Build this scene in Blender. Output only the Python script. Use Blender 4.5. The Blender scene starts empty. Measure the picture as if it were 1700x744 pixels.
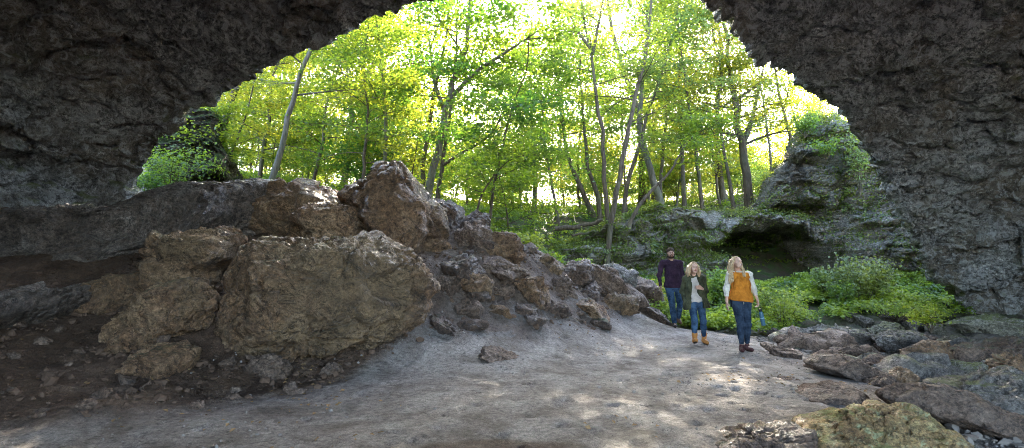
import bpy, math, random
import numpy as np
from mathutils import Vector, Matrix
R = math.radians
scn = bpy.context.scene
COL = scn.collection
# ------------------------------------------------------------------ camera model
FPX, CX, CY, HOR, ZC = 950.0, 850.0, 372.0, 440.0, 1.5
PITCH = math.atan((HOR - CY) / FPX)
def W(px, py, D):
    """point seen at photo pixel (px,py) at world distance y=D"""
    a = (px - CX) / FPX; b = (CY - py) / FPX
    d = np.array([a, math.cos(PITCH) - b * math.sin(PITCH), math.sin(PITCH) + b * math.cos(PITCH)])
    return np.array([0, 0, ZC]) + d * (D / d[1])
# ------------------------------------------------------------------ numpy noise
def _hash(ix, iy, iz, seed):
    h = (ix * 374761393 + iy * 668265263 + iz * 2147483647 + seed * 1274126177) & 0xFFFFFFFF
    h = ((h ^ (h >> 13)) * 1274126177) & 0xFFFFFFFF
    h = ((h ^ (h >> 16)) * 2246822519) & 0xFFFFFFFF
    return (h ^ (h >> 15)) & 0xFFFFFFFF
_G = np.random.RandomState(5).normal(size=(256, 3)); _G /= np.linalg.norm(_G, axis=1)[:, None]
def pn(P, seed=0):
    P = np.asarray(P, float); I = np.floor(P).astype(np.int64); F = P - I
    U = F * F * F * (F * (F * 6 - 15) + 10)
    out = np.zeros(len(P))
    for dx in (0, 1):
        wx = U[:, 0] if dx else 1 - U[:, 0]
        for dy in (0, 1):
            wy = U[:, 1] if dy else 1 - U[:, 1]
            for dz in (0, 1):
                wz = U[:, 2] if dz else 1 - U[:, 2]
                g = _G[_hash(I[:, 0] + dx, I[:, 1] + dy, I[:, 2] + dz, seed) & 255]
                out += wx * wy * wz * (g[:, 0] * (F[:, 0] - dx) + g[:, 1] * (F[:, 1] - dy) + g[:, 2] * (F[:, 2] - dz))
    return out * 1.5
def fbm(P, oct=4, seed=0, gain=.5, ridged=False):
    a, s, out = 1.0, 1.0, 0
    for i in range(oct):
        n = pn(P * s, seed + i * 17)
        out = out + a * ((1 - 2 * np.abs(n)) - .5 if ridged else n)
        a *= gain; s *= 2.03
    return out
def _r01(ix, iy, iz, seed): return (_hash(ix, iy, iz, seed) & 0xFFFF) / 65535.0
def vfac(P, cell, seed=0, tilt=.55, off=.30, sq=(1, 1, 1)):
    """chiselled relief: every cell of broken rock is a tilted plane of its own (metres)"""
    Q = P / cell * np.array(sq); I = np.floor(Q).astype(np.int64); bd = np.full(len(P), 9.0); b2 = np.full(len(P), 9.0); out = np.zeros(len(P))
    for dx in (-1, 0, 1):
        for dy in (-1, 0, 1):
            for dz in (-1, 0, 1):
                x, y, z = I[:, 0] + dx, I[:, 1] + dy, I[:, 2] + dz
                c = np.stack([x + _r01(x, y, z, seed), y + _r01(x, y, z, seed + 1), z + _r01(x, y, z, seed + 2)], 1)
                v = Q - c; d2 = (v * v).sum(1); m = d2 < bd; g = _G[_hash(x, y, z, seed + 3) & 255]
                val = (v * g).sum(1) * tilt + (_r01(x, y, z, seed + 4) - .5) * 2 * off
                b2 = np.where(m, bd, np.minimum(b2, d2)); out = np.where(m, val, out); bd = np.where(m, d2, bd)
    e = np.sqrt(b2) - np.sqrt(bd)
    return (out - .22 * np.exp(-(e / .07) ** 2)) * cell
def warp(P, a, f, seed): return P + a * np.stack([pn(P * f, seed), pn(P * f, seed + 1), pn(P * f, seed + 2)], 1)
def sstep(a, b, x):
    t = np.clip((x - a) / (b - a), 0, 1); return t * t * (3 - 2 * t)
# ------------------------------------------------------------------ object helpers
def mk_mesh(name, V, F, mats, smooth=True, midx=None):
    V = np.asarray(V, np.float32)
    me = bpy.data.meshes.new(name)
    if isinstance(F, np.ndarray):
        k = F.shape[1]; loops = F.ravel().astype(np.int32); starts = np.arange(len(F), dtype=np.int32) * k
        nf = len(F)
    else:
        nf = len(F); lens = np.array([len(f) for f in F]); starts = np.concatenate([[0], np.cumsum(lens)[:-1]]).astype(np.int32)
        loops = np.concatenate([np.asarray(f) for f in F]).astype(np.int32)
    me.vertices.add(len(V)); me.vertices.foreach_set('co', V.ravel())
    me.loops.add(len(loops)); me.polygons.add(nf)
    me.polygons.foreach_set('loop_start', starts); me.loops.foreach_set('vertex_index', loops)
    me.update(calc_edges=True)
    me.polygons.foreach_set('use_smooth', np.full(nf, smooth, bool))
    for m in (mats if isinstance(mats, (list, tuple)) else [mats]): me.materials.append(m)
    if midx is not None: me.polygons.foreach_set('material_index', np.asarray(midx, np.int32))
    me.update()
    return me
def link(name, me, parent=None, loc=None):
    o = bpy.data.objects.new(name, me); COL.objects.link(o)
    if parent is not None: o.parent = parent
    if loc is not None: o.location = [float(c) for c in loc]
    return o
def tag(o, label=None, cat=None, group=None, kind=None):
    if label: o['label'] = label
    if cat: o['category'] = cat
    if group: o['group'] = group
    if kind: o['kind'] = kind
    return o
class Acc:
    def __init__(s): s.V = []; s.F = []; s.n = 0
    def add(s, V, F):
        if len(V) == 0: return
        s.V.append(np.asarray(V, float)); s.F.append(np.asarray(F) + s.n); s.n += len(V)
    def get(s): return np.concatenate(s.V), np.concatenate(s.F)
def grid_faces(nu, nv, cu=False, cv=False):
    u = np.arange(nu if cu else nu - 1); v = np.arange(nv if cv else nv - 1)
    U, V_ = np.meshgrid(u, v, indexing='ij'); U = U.ravel(); V_ = V_.ravel()
    U2 = (U + 1) % nu; V2 = (V_ + 1) % nv
    return np.stack([U * nv + V_, U2 * nv + V_, U2 * nv + V2, U * nv + V2], 1)
def crom(pts, n):
    P = np.asarray(pts, float); m = len(P)
    d = np.concatenate([[0], np.cumsum(np.linalg.norm(np.diff(P, axis=0), axis=1))]); d /= d[-1]
    Q = np.vstack([2 * P[0] - P[1], P, 2 * P[-1] - P[-2]])
    out = []
    for t in np.linspace(0, 1, n):
        i = min(np.searchsorted(d, t, side='right') - 1, m - 2); s = (t - d[i]) / (d[i + 1] - d[i])
        p0, p1, p2, p3 = Q[i:i + 4]
        out.append(.5 * (2 * p1 + (p2 - p0) * s + (2 * p0 - 5 * p1 + 4 * p2 - p3) * s * s + (3 * p1 - p0 - 3 * p2 + p3) * s ** 3))
    return np.array(out)
def tube(path, rad, ns=8, cap=True):
    path = np.asarray(path, float); n = len(path); rad = np.broadcast_to(rad, (n,))
    T = np.gradient(path, axis=0); T /= np.linalg.norm(T, axis=1)[:, None] + 1e-9
    ref = np.array([0.1, 1, .05]); 
    A = np.cross(T, ref); A /= np.linalg.norm(A, axis=1)[:, None] + 1e-9
    B = np.cross(T, A)
    th = np.arange(ns) / ns * 2 * math.pi
    V = path[:, None] + rad[:, None, None] * (np.cos(th)[None, :, None] * A[:, None] + np.sin(th)[None, :, None] * B[:, None])
    F = grid_faces(n, ns, cv=True)
    return V.reshape(-1, 3), F
# ------------------------------------------------------------------ shader helpers
class NT:
    def __init__(s, name):
        s.m = bpy.data.materials.new(name); s.m.use_nodes = True; s.t = s.m.node_tree; s.t.nodes.clear()
        s.out = s.t.nodes.new('ShaderNodeOutputMaterial'); s.co = None
    def n(s, typ, **kw):
        nd = s.t.nodes.new('ShaderNode' + typ)
        for k, v in kw.items():
            if k.startswith('_'): setattr(nd, k[1:], v)
            else: s.set(nd, k, v)
        return nd
    def set(s, nd, k, v):
        key = int(k[1:]) if k[0] == 'i' and k[1:].isdigit() else k.replace('__', ' ')
        sock = nd.inputs[key]
        if isinstance(v, bpy.types.NodeSocket): s.t.links.new(v, sock)
        elif isinstance(v, bpy.types.Node): s.t.links.new(v.outputs[0], sock)
        else:
            if isinstance(v, tuple) and len(v) == 3 and sock.type == 'RGBA': v = (*v, 1)
            sock.default_value = v
    def pos(s):
        if s.co is None: s.co = s.n('NewGeometry').outputs['Position']
        return s.co
    def noise(s, scale, detail=6, rough=.6, vec=None, typ='FBM', dist=0):
        nd = s.n('TexNoise', _noise_dimensions='3D', _noise_type=typ)
        nd.inputs['Scale'].default_value = scale; nd.inputs['Detail'].default_value = detail
        nd.inputs['Roughness'].default_value = rough; nd.inputs['Distortion'].default_value = dist
        s.t.links.new(vec if vec is not None else s.pos(), nd.inputs['Vector'])
        return nd.outputs['Fac']
    def ramp(s, fac, stops):
        nd = s.t.nodes.new('ShaderNodeValToRGB'); s.t.links.new(fac, nd.inputs[0]); cr = nd.color_ramp
        while len(cr.elements) < len(stops): cr.elements.new(.5)
        for e, (p, c) in zip(cr.elements, stops):
            e.position = p; e.color = (c, c, c, 1) if isinstance(c, (int, float)) else (*c, 1)
        return nd.outputs[0]
    def mix(s, f, a, b, typ='MIX'):
        nd = s.t.nodes.new('ShaderNodeMix'); nd.data_type = 'RGBA'; nd.blend_type = typ
        for sock, v in ((nd.inputs[0], f), (nd.inputs[6], a), (nd.inputs[7], b)):
            if isinstance(v, bpy.types.NodeSocket): s.t.links.new(v, sock)
            elif isinstance(v, tuple): sock.default_value = (*v, 1)
            else: sock.default_value = v
        return nd.outputs[2]
    def math(s, op, a, b=0.0, clamp=False):
        nd = s.t.nodes.new('ShaderNodeMath'); nd.operation = op; nd.use_clamp = clamp
        for i, v in enumerate((a, b)):
            if isinstance(v, bpy.types.NodeSocket): s.t.links.new(v, nd.inputs[i])
            else: nd.inputs[i].default_value = v
        return nd.outputs[0]
    def bump(s, h, strength=.5, dist=.05, normal=None):
        nd = s.n('Bump', Height=h); nd.inputs['Strength'].default_value = strength; nd.inputs['Distance'].default_value = dist
        if normal is not None: s.t.links.new(normal, nd.inputs['Normal'])
        return nd.outputs[0]
    def done(s, color, rough=.8, normal=None, spec=.4, metal=0):
        b = s.t.nodes.new('ShaderNodeBsdfPrincipled')
        for k, v in (('Base Color', color), ('Roughness', rough), ('Specular IOR Level', spec), ('Metallic', metal)):
            if isinstance(v, bpy.types.NodeSocket): s.t.links.new(v, b.inputs[k])
            elif isinstance(v, tuple): b.inputs[k].default_value = (*v, 1)
            else: b.inputs[k].default_value = v
        if normal is not None: s.t.links.new(normal, b.inputs['Normal'])
        s.t.links.new(b.outputs[0], s.out.inputs[0]); return s.m
def rock_mat(name, c1, c2, c3, sc=1.0, con=1.3, stain=None, lich=(.56, .68), bump=.6, bd=.06, moss=None, moss_lo=.55, wet=0.0, vary=.25, lichen=None, strat=0.0):
    s = NT(name)
    g = s.t.nodes.new('ShaderNodeNewGeometry'); s.co = g.outputs['Position']
    v = s.co
    if strat:   # bedding planes: stretch the noise horizontally
        mp = s.n('Mapping'); s.t.links.new(v, mp.inputs['Vector']); mp.inputs['Scale'].default_value = (1, 1, strat); v = mp.outputs[0]
    big = s.noise(.55 * sc, 5, .6, v, dist=.6); mid = s.noise(2.6 * sc, 10, .68, v, dist=.8); fine = s.noise(13 * sc, 8, .72, v)
    rid = s.noise(3.1 * sc, 8, .6, v, 'RIDGED_MULTIFRACTAL', .5)
    base = s.ramp(s.math('ADD', s.math('MULTIPLY', big, .5), s.math('MULTIPLY', mid, .5)), [(.34, c1), (.5, c2), (.66, c3)])
    base = s.mix(1.0, base, s.ramp(fine, [(.5 - .2 / con, .45 / con), (.5, .95), (.5 + .2 / con, 1.55)]), 'MULTIPLY')
    if stain: base = s.mix(s.ramp(s.noise(.33, 6, .62, v, dist=1.0), [(.47, 0.0), (.60, .85)]), base, s.mix(1.0, stain, s.ramp(mid, [(.35, .5), (.65, 1.5)]), 'MULTIPLY'))
    cr = s.ramp(s.noise(1.7 * sc, 7, .6, v, dist=1.2), [(.488, 1.0), (.5, .28), (.512, 1.0)])
    base = s.mix(.9, base, cr, 'MULTIPLY')
    cr2 = s.ramp(s.noise(5.5 * sc, 5, .6, v, dist=1.0), [(.48, 1.0), (.5, .40), (.52, 1.0)])
    base = s.mix(.8, base, cr2, 'MULTIPLY')
    base = s.mix(1.0, base, s.ramp(s.noise(38, 3, .7), [(.38, .80), (.5, 1.0), (.64, 1.2)]), 'MULTIPLY')
    h_crack = s.math('ADD', s.math('MULTIPLY', cr, .5), s.math('MULTIPLY', cr2, .25))
    if lichen:
        base = s.mix(s.ramp(s.noise(4.5 * sc, 9, .75, v, dist=.8), [(lich[0], 0.0), (lich[1], .85)]), base, lichen)
    if moss:
        sep = s.t.nodes.new('ShaderNodeSeparateXYZ'); s.t.links.new(g.outputs['Normal'], sep.inputs[0])
        mf = s.math('ADD', s.math('MULTIPLY', sep.outputs[2], .45), s.math('MULTIPLY', s.noise(1.6 * sc, 8, .7), .9))
        mc = s.mix(s.noise(30, 4, .6), tuple(x * .55 for x in moss), tuple(min(1, x * 1.6) for x in moss))
        base = s.mix(s.ramp(mf, [(moss_lo, 0.0), (moss_lo + .18, .85)]), base, mc)
    oi = s.t.nodes.new('ShaderNodeObjectInfo')
    if vary:
        hs = s.n('HueSaturation'); s.t.links.new(base, hs.inputs['Color'])
        mr = s.n('MapRange', Value=oi.outputs['Random']); mr.inputs['To Min'].default_value = 1 - vary; mr.inputs['To Max'].default_value = 1 + vary
        s.t.links.new(mr.outputs[0], hs.inputs['Value']); base = hs.outputs[0]
    rough = s.ramp(s.noise(1.1 * sc, 6, .65, dist=.5), [(.46, .92 - .66 * wet), (.60, .9)]) if wet else .9
    rid2 = s.noise(9 * sc, 6, .6, v, 'RIDGED_MULTIFRACTAL', .6)
    h = s.math('ADD', s.math('ADD', s.math('MULTIPLY', mid, .9), s.math('MULTIPLY', rid2, .14)), s.math('ADD', s.math('MULTIPLY', fine, .5), s.math('MULTIPLY', rid, .3)))
    h = s.math('ADD', h, s.math('MULTIPLY', h_crack, .35))
    nb = s.bump(h, min(1, bump * 1.3), bd * 4)
    nb = s.bump(s.noise(46, 5, .7), .5, .014, nb)
    m = s.done(base, rough, nb, .35 + .4 * wet)
    if wet:
        p = [q for q in s.t.nodes if q.type == 'BSDF_PRINCIPLED'][0]
        s.t.links.new(s.ramp(s.noise(1.1 * sc, 6, .65, dist=.5), [(.47, wet), (.56, 0.0)]), p.inputs['Coat Weight']); p.inputs['Coat Roughness'].default_value = .22; s.t.links.new(nb, p.inputs['Coat Normal'])
    return m
def leaf_mat(name, c, ct, trans=.56, vary=.12):
    s = NT(name); oi = s.t.nodes.new('ShaderNodeObjectInfo')
    n = s.noise(1.3, 4, .6); n2 = s.noise(9, 2, .5)
    f = s.math('ADD', s.math('MULTIPLY', n, .6), s.math('MULTIPLY', n2, .4))
    def var(col):
        a = tuple(x * .62 for x in col); b = (min(1, col[0] * 1.75), min(1, col[1] * 1.35), col[2] * 1.1)
        m = s.mix(s.ramp(f, [(.38, 0.0), (.62, 1.0)]), a, b)
        hs = s.n('HueSaturation'); s.t.links.new(m, hs.inputs['Color'])
        mr = s.n('MapRange', Value=oi.outputs['Random']); mr.inputs['To Min'].default_value = .5 - vary * .22; mr.inputs['To Max'].default_value = .5 + vary * .22
        s.t.links.new(mr.outputs[0], hs.inputs['Hue']); 
        mr2 = s.n('MapRange', Value=oi.outputs['Random']); mr2.inputs['To Min'].default_value = 1.15; mr2.inputs['To Max'].default_value = .88
        s.t.links.new(mr2.outputs[0], hs.inputs['Value'])
        return hs.outputs[0]
    d = s.n('BsdfDiffuse', Color=var(c)); t = s.n('BsdfTranslucent', Color=var(ct)); gl = s.n('BsdfGlossy', Roughness=.45); gl.inputs['Color'].default_value = (.9, .95, 1, 1)
    mx = s.n('MixShader', Fac=trans); s.t.links.new(d.outputs[0], mx.inputs[1]); s.t.links.new(t.outputs[0], mx.inputs[2])
    m2 = s.n('MixShader', Fac=.05); s.t.links.new(mx.outputs[0], m2.inputs[1]); s.t.links.new(gl.outputs[0], m2.inputs[2])
    s.t.links.new(m2.outputs[0], s.out.inputs[0]); return s.m
def plain(name, c, rough=.8, nscale=40, amt=.25, bump=.2, bd=.004, spec=.3, c2=None, local=True):
    s = NT(name)
    if local: s.co = s.n('TexCoord').outputs['Object']
    n = s.noise(nscale, 5, .6)
    b = s.mix(n, tuple(x * (1 - amt) for x in c), tuple(min(1, x * (1 + amt)) for x in (c2 or c)))
    return s.done(b, rough, s.bump(n, bump, bd) if bump else None, spec)
M = {}
M['cave'] = rock_mat('cave_rock', (.13, .125, .125), (.40, .39, .385), (.72, .71, .71), .9, con=1.7, lich=(.50, .58), bump=1.0, bd=.09, moss=(.17, .19, .06), moss_lo=.66, wet=.45, lichen=(.62, .62, .63), vary=0, stain=(.27, .225, .18))
M['boulder'] = rock_mat('brown_boulder_rock', (.17, .085, .042), (.33, .19, .10), (.48, .325, .19), 1.0, bump=.8, bd=.05, moss=(.09, .09, .035), moss_lo=.84, wet=.75, vary=.12, stain=(.27, .18, .095))
M['dark'] = rock_mat('dark_wet_rock', (.06, .036, .024), (.14, .085, .056), (.25, .165, .12), 1.2, bump=.8, bd=.04, moss=(.07, .08, .03), moss_lo=.86, wet=.9, vary=.3)
M['grey'] = rock_mat('grey_creek_rock', (.11, .095, .08), (.22, .19, .165), (.36, .33, .29), 1.6, bump=.7, bd=.04, moss=(.13, .15, .04), moss_lo=.82, wet=.5, vary=.3)
M['pale'] = rock_mat('pale_limestone', (.19, .17, .13), (.34, .31, .24), (.48, .45, .38), 1.5, bump=.7, bd=.04, moss=(.17, .19, .06), moss_lo=.74, wet=.2, vary=.2)
M['mossy'] = rock_mat('mossy_yellow_rock', (.15, .075, .03), (.30, .19, .075), (.44, .37, .17), 2.0, bump=.6, bd=.02, moss=(.17, .19, .05), moss_lo=.80, wet=.4, vary=0, lichen=(.36, .40, .22), lich=(.54, .66))
M['brown'] = rock_mat('brown_slab_rock', (.11, .068, .045), (.19, .125, .088), (.29, .21, .16), 1.6, bump=.6, bd=.03, wet=.4, vary=.15)
M['bluff'] = rock_mat('bluff_limestone', (.20, .17, .13), (.42, .38, .32), (.64, .61, .56), .8, con=1.3, bump=.8, bd=.08, moss=(.09, .12, .03), moss_lo=.78, wet=.15, strat=3.2, vary=0, lichen=(.62, .62, .60))
M['outcrop'] = rock_mat('mossy_outcrop_rock', (.05, .04, .028), (.13, .11, .075), (.26, .22, .16), 1.0, con=1.4, bump=.8, bd=.08, moss=(.09, .13, .03), moss_lo=.58, strat=2.0, vary=0)
M['leafA'] = leaf_mat('maple_leaf_green', (.085, .165, .022), (.25, .43, .035))
M['leafB'] = leaf_mat('yellow_green_leaf', (.12, .19, .02), (.37, .48, .04))  # yellower leaf colour, varies by tree
M['leafC'] = leaf_mat('deep_leaf_green', (.06, .14, .022), (.17, .34, .035))
M['leafD'] = leaf_mat('pale_blue_green_leaf', (.09, .17, .05), (.23, .38, .08))
M['under'] = leaf_mat('bright_undergrowth_leaf', (.19, .30, .03), (.42, .60, .06), .48)
M['ivy'] = leaf_mat('ivy_leaf', (.12, .20, .05), (.26, .40, .06), .35)
def bark(name, c1, c2):
    s = NT(name); mp = s.n('Mapping'); s.t.links.new(s.n('TexCoord').outputs['Object'], mp.inputs['Vector']); mp.inputs['Scale'].default_value = (9, 9, 1.6)
    n = s.noise(1.5, 8, .7, mp.outputs[0]); n2 = s.noise(.8, 3, .6)
    b = s.mix(s.ramp(n, [(.35, 0.0), (.65, 1.0)]), c1, c2); b = s.mix(s.ramp(n2, [(.5, 0.0), (.7, .5)]), b, (.14, .17, .09))
    return s.done(b, .9, s.bump(n, .7, .05), .2)
M['bark'] = bark('brown_bark', (.06, .045, .032), (.17, .135, .10))
M['barkp'] = bark('pale_grey_bark', (.10, .09, .07), (.24, .215, .18))
EXPO = 4.05; HAZE = 0
# ------------------------------------------------------------------ terrain
CTRL = [(0,0,0),(0,3,0),(2,3,0),(2,5,0),(-2,4,0),(-5,4,0.02),(-9,3,.1),(0,6,0),(-1,7,0),(1,8,0),(2.5,7,0),(3.2,8.5,0),(4,9.8,0),(3.9,12,0),(3.6,13.9,.03),(4.5,13.4,0),(2.6,11,0),(1.2,9.7,0),
 (-12,0,.5),(0,-10,0),(12,-10,0),(-12,-10,.3),(14,4,-.3),(1.5,3.8,-.0),
 (-5.2,5.6,.02),(-4,6.6,.03),(-3.4,8,.12),(-4.6,7.4,.16),(-3,7.3,.06),(-2.2,7.9,.06),(-1.6,8.4,.1),(-6.3,6.6,.28),(-8,7,.55),(-5.3,8,.42),(-7.5,9,1.0),(-6,9.3,1.1),(-9.5,9,1.3),(-4,9.4,1.0),(-3,9.6,1.15),(-4,11,2.1),(-2.5,11.2,2.15),(-6.5,11,2.0),(-9,12,2.3),
 (-1.3,9,.38),(-1.2,10,1.1),(-.5,10,.75),(.3,9.8,.25),(-.4,11.2,1.75),(.6,11,.75),(.3,12,1.75),(1.2,12.6,1.3),(1.5,11.4,.35),(2.1,13.3,.9),(2.5,12.3,.18),(3,14.2,.5),(3.3,15.2,.1),
 (-1,13.5,2.3),(-3,14,2.6),(-1,17,2.6),(.6,15,1.9),(1,19,1.2),(.6,22,2.6),(-4,19,3.6),(-9,17,3.2),(-10,22,4.6),(-16,22,5.5),(-14,16,4.2),
 (4.4,15.5,-.2),(4,17,-.2),(3,19,.5),(5.5,12,-.15),(5.3,10,-.12),(5.4,8.4,-.12),(4.6,7,-.05),(3.1,5,-.04),(3.6,4.2,-.35),(5,5,-.4),(6.3,7,-.42),(6.5,9.5,-.42),(8,12,-.42),(10,14,-.35),(12.5,15,-.2),(9,9,-.4),(12,9,-.2),(7,16,-.3),(6,20,.6),(10,20,.6),(13,19,.3),(16,18,.3),
 (8,24,1.1),(12,24,1.1),(2,24,3.1),(3.5,25.5,3.7),(6,29,4.2),(10,30,4.5),(15,29,5.5),(19,25,6.5),(0,28,3.9),(-6,28,5.0),(-14,32,6.2),(-24,30,7),(0,36,4.9),(8,38,5.2),(18,38,6),(-12,45,6.8),(5,50,6.4),(22,50,7.2),(0,70,8.0),(-30,70,9),(30,70,9),(0,120,10),(-80,120,11),(80,120,11),(-80,30,9),(80,30,9),(-60,-20,4),(60,-20,4),(0,-60,3),(-60,-80,3),(60,-80,3),
 (6.2,22.5,1.0),(5,21,.8),(3.3,22,.8)]
_C = np.array(CTRL, float)
_K = np.linalg.norm(_C[:, None, :2] - _C[None, :, :2], axis=2)
_A = np.zeros((len(_C) + 3,) * 2); _A[:len(_C), :len(_C)] = _K - .15 * np.eye(len(_C)) * 0
_A[:len(_C), len(_C)] = 1; _A[:len(_C), len(_C) + 1:] = _C[:, :2]; _A[len(_C):, :len(_C)] = _A[:len(_C), len(_C):].T
_w = np.linalg.solve(_A, np.concatenate([_C[:, 2], [0, 0, 0]]))
BND = ([-9, -4.6, -3.1, -2.3, -1.75, -1.4], [4.9, 5.3, 6.1, 7.2, 8.6, 11.5])
def masks(x, y):
    n = pn(np.stack([x * .9, y * .9, x * 0], 1), 3) * .35 + pn(np.stack([x * 3, y * 3, x * 0], 1), 4) * .12
    yb = np.interp(x, *BND)
    soil = sstep(-.25, .55, (y - yb) + n) * sstep(-1.2, -1.75, x + n)
    mound = sstep(.0, .9, y - np.interp(x, [-2, .2, 1.6, 3.6, 4.2], [8.3, 9.1, 10.8, 14, 15.6]) + n) * (x > -2.2) * (x < 4.4)
    top = sstep(.55, 1.5, y - np.interp(x, [-2, .2, 1.6, 3.6, 4.2], [8.3, 9.1, 10.8, 14, 15.6]) + 2.2 * n) * mound * .85
    soil = np.maximum(soil, top); mound = mound * (1 - top)
    green = sstep(15.2, 17.2, y + n * 3)
    creek = sstep(0, .8, x - np.interp(y, [3, 4.7, 7, 10, 13, 15], [2.7, 2.7, 4.6, 5.1, 5.2, 4.6]) + n) * (1 - green)
    return soil, mound, green, creek
def G(x, y):
    x = np.atleast_1d(np.asarray(x, float)); y = np.atleast_1d(np.asarray(y, float)); z = np.zeros(len(x))
    for i in range(0, len(x), 60000):
        a, b = x[i:i + 60000], y[i:i + 60000]
        d = np.sqrt((a[:, None] - _C[None, :, 0]) ** 2 + (b[:, None] - _C[None, :, 1]) ** 2)
        z[i:i + 60000] = d @ _w[:len(_C)] + _w[-3] + _w[-2] * a + _w[-1] * b
    rr = np.hypot(x, y - 20); z = z * (1 - sstep(110, 260, rr)) + 10 * sstep(110, 260, rr)
    soil, mound, green, creek = masks(x, y)
    P = np.stack([x, y, x * 0], 1)
    rough = np.clip(soil + mound, 0, 1)
    z += .025 * pn(P * .8, 11) + .012 * pn(P * 3.1, 12) * (1 - green)
    z += rough * (.16 * pn(P * .9, 21) + .22 * vfac(P, .5, 23, .4, .16) + .12 * vfac(P, .17, 25, .4, .2) + .02 * pn(P * 9, 26))
    z += green * (.22 * pn(P * .45, 31) + .07 * pn(P * 1.7, 32))
    z += creek * (.30 * vfac(warp(P, .2, 1.2, 42), .5, 43, .4, .22) + .3 * vfac(P, .16, 44, .5, .3))
    return z
def Gz(x, y): return float(G([x], [y])[0])
def ground_hit(px, py, y0=3.5, y1=60):
    ys = np.concatenate([np.arange(y0, 20, .05), np.arange(20, y1, .3)]); P = np.array([W(px, py, y) for y in ys])
    g = G(P[:, 0], P[:, 1]); b = np.nonzero(P[:, 2] <= g)[0]
    return P[b[0]] if len(b) else P[-1]
def spacing(lo, a, b, hi, s, g):
    mid = np.arange(a, b, s); out = [mid]; st = s; v = mid[-1]; l = []
    while v < hi: st *= g; v += st; l.append(v)
    st = s; v = a; l2 = []
    while v > lo: st *= g; v -= st; l2.append(v)
    return np.concatenate([l2[::-1], mid, l])
gx = spacing(-420, -8, 7, 420, .036, 1.03)
gy = spacing(-160, 3.8, 13, 520, .034, 1.02)
GX, GY = np.meshgrid(gx, gy, indexing='ij'); X = GX.ravel(); Y = GY.ravel(); Z = G(X, Y)
soil, mound, green, creek = masks(X, Y)
# footprints, ruts and scuffs on the path
rs = np.random.RandomState(8)
pathm = np.clip(1 - soil - mound - green - creek, 0, 1)
sel = np.nonzero((np.abs(X) < 7) & (Y > 3.4) & (Y < 15))[0]
dz = np.zeros(len(sel)); sx, sy = X[sel], Y[sel]
for i in range(240):
    cx_, cy_ = rs.uniform(-3.5, 5), 4 + 10 * rs.rand() ** 1.3; a = rs.uniform(0, 3.14); r = rs.uniform(.035, .085); e = rs.uniform(.4, .8)
    near = np.nonzero((np.abs(sx - cx_) < .4) & (np.abs(sy - cy_) < .4))[0]
    ddx, ddy = sx[near] - cx_, sy[near] - cy_; u = ddx * math.cos(a) + ddy * math.sin(a); v = -ddx * math.sin(a) + ddy * math.cos(a)
    q = (u / r) ** 2 + (v / (r * e)) ** 2
    dz[near] += -rs.uniform(.02, .06) * np.exp(-q) + .008 * np.exp(-(np.sqrt(q) - 1.7) ** 2 * 3)
for i in range(46):
    cx_, cy_ = rs.uniform(.2, 4.2), rs.uniform(5.0, 9.5); r = rs.uniform(.06, .11); near = np.nonzero((np.abs(sx - cx_) < .5) & (np.abs(sy - cy_) < .5))[0]
    q = np.sqrt(((sx[near] - cx_) / r) ** 2 + ((sy[near] - cy_) / (r * rs.uniform(.6, 1))) ** 2) + .25 * pn(np.stack([sx[near] * 9, sy[near] * 9, sx[near] * 0], 1), i); dz[near] -= rs.uniform(.025, .06) * sstep(1.15, .45, q)
Z[sel] += dz * pathm[sel]
# hollow at the bottom right edge of the path
q = np.hypot((X - 2.25) / .45, (Y - 4.9) / .40) + .25 * pn(np.stack([X * 3, Y * 3, X * 0], 1), 9)
Z -= .22 * sstep(1.05, .75, q)
q2 = np.hypot((X + .13) / .75, (Y - 4.75) / .34) + .3 * pn(np.stack([X * 2.5, Y * 2.5, X * 0], 1), 10)
pit = np.clip(sstep(1.15, .8, q) + sstep(1.1, .7, q2) * .9, 0, 1)
gm = NT('ground_surface')
at = gm.n('Attribute', _attribute_name='soilmix'); sep = gm.t.nodes.new('ShaderNodeSeparateColor'); gm.t.links.new(at.outputs['Color'], sep.inputs[0])
mid = gm.noise(1.5, 8, .65, dist=.6); fine = gm.noise(16, 8, .72); grit = gm.noise(70, 4, .7)
path = gm.ramp(mid, [(.36, (.18, .150, .126)), (.5, (.285, .250, .224)), (.62, (.37, .335, .305))])
path = gm.mix(1.0, path, gm.ramp(fine, [(.34, .45), (.5, .98), (.66, 1.3)]), 'MULTIPLY')
path = gm.mix(1.0, path, gm.ramp(gm.noise(7, 6, .75, dist=1), [(.30, .45), (.38, 1.0)]), 'MULTIPLY')
soilc = gm.ramp(mid, [(.3, (.065, .038, .024)), (.5, (.115, .070, .045)), (.7, (.19, .125, .085))])
soilc = gm.mix(1.0, soilc, gm.ramp(fine, [(.3, .5), (.5, 1.0), (.72, 1.6)]), 'MULTIPLY')
scree = gm.mix(gm.ramp(gm.noise(1.9, 8, .7, dist=.8), [(.49, 0.0), (.60, 1.0)]), gm.mix(1.0, (.13, .095, .075), gm.ramp(fine, [(.3, .5), (.7, 1.5)]), 'MULTIPLY'), gm.mix(1.0, (.20, .185, .175), gm.ramp(fine, [(.3, .5), (.7, 1.3)]), 'MULTIPLY'))
grn = gm.mix(gm.ramp(gm.noise(2.2, 7, .7), [(.42, 0.0), (.6, 1.0)]), (.075, .055, .035), (.05, .09, .02))
crk = gm.ramp(gm.noise(3, 8, .7), [(.35, (.07, .055, .045)), (.6, (.20, .175, .15)), (.72, (.10, .12, .04))])
pitc = gm.mix(fine, (.05, .035, .025), (.16, .10, .06))
c = gm.mix(sep.outputs[0], path, soilc); c = gm.mix(sep.outputs[1], c, scree)
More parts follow.
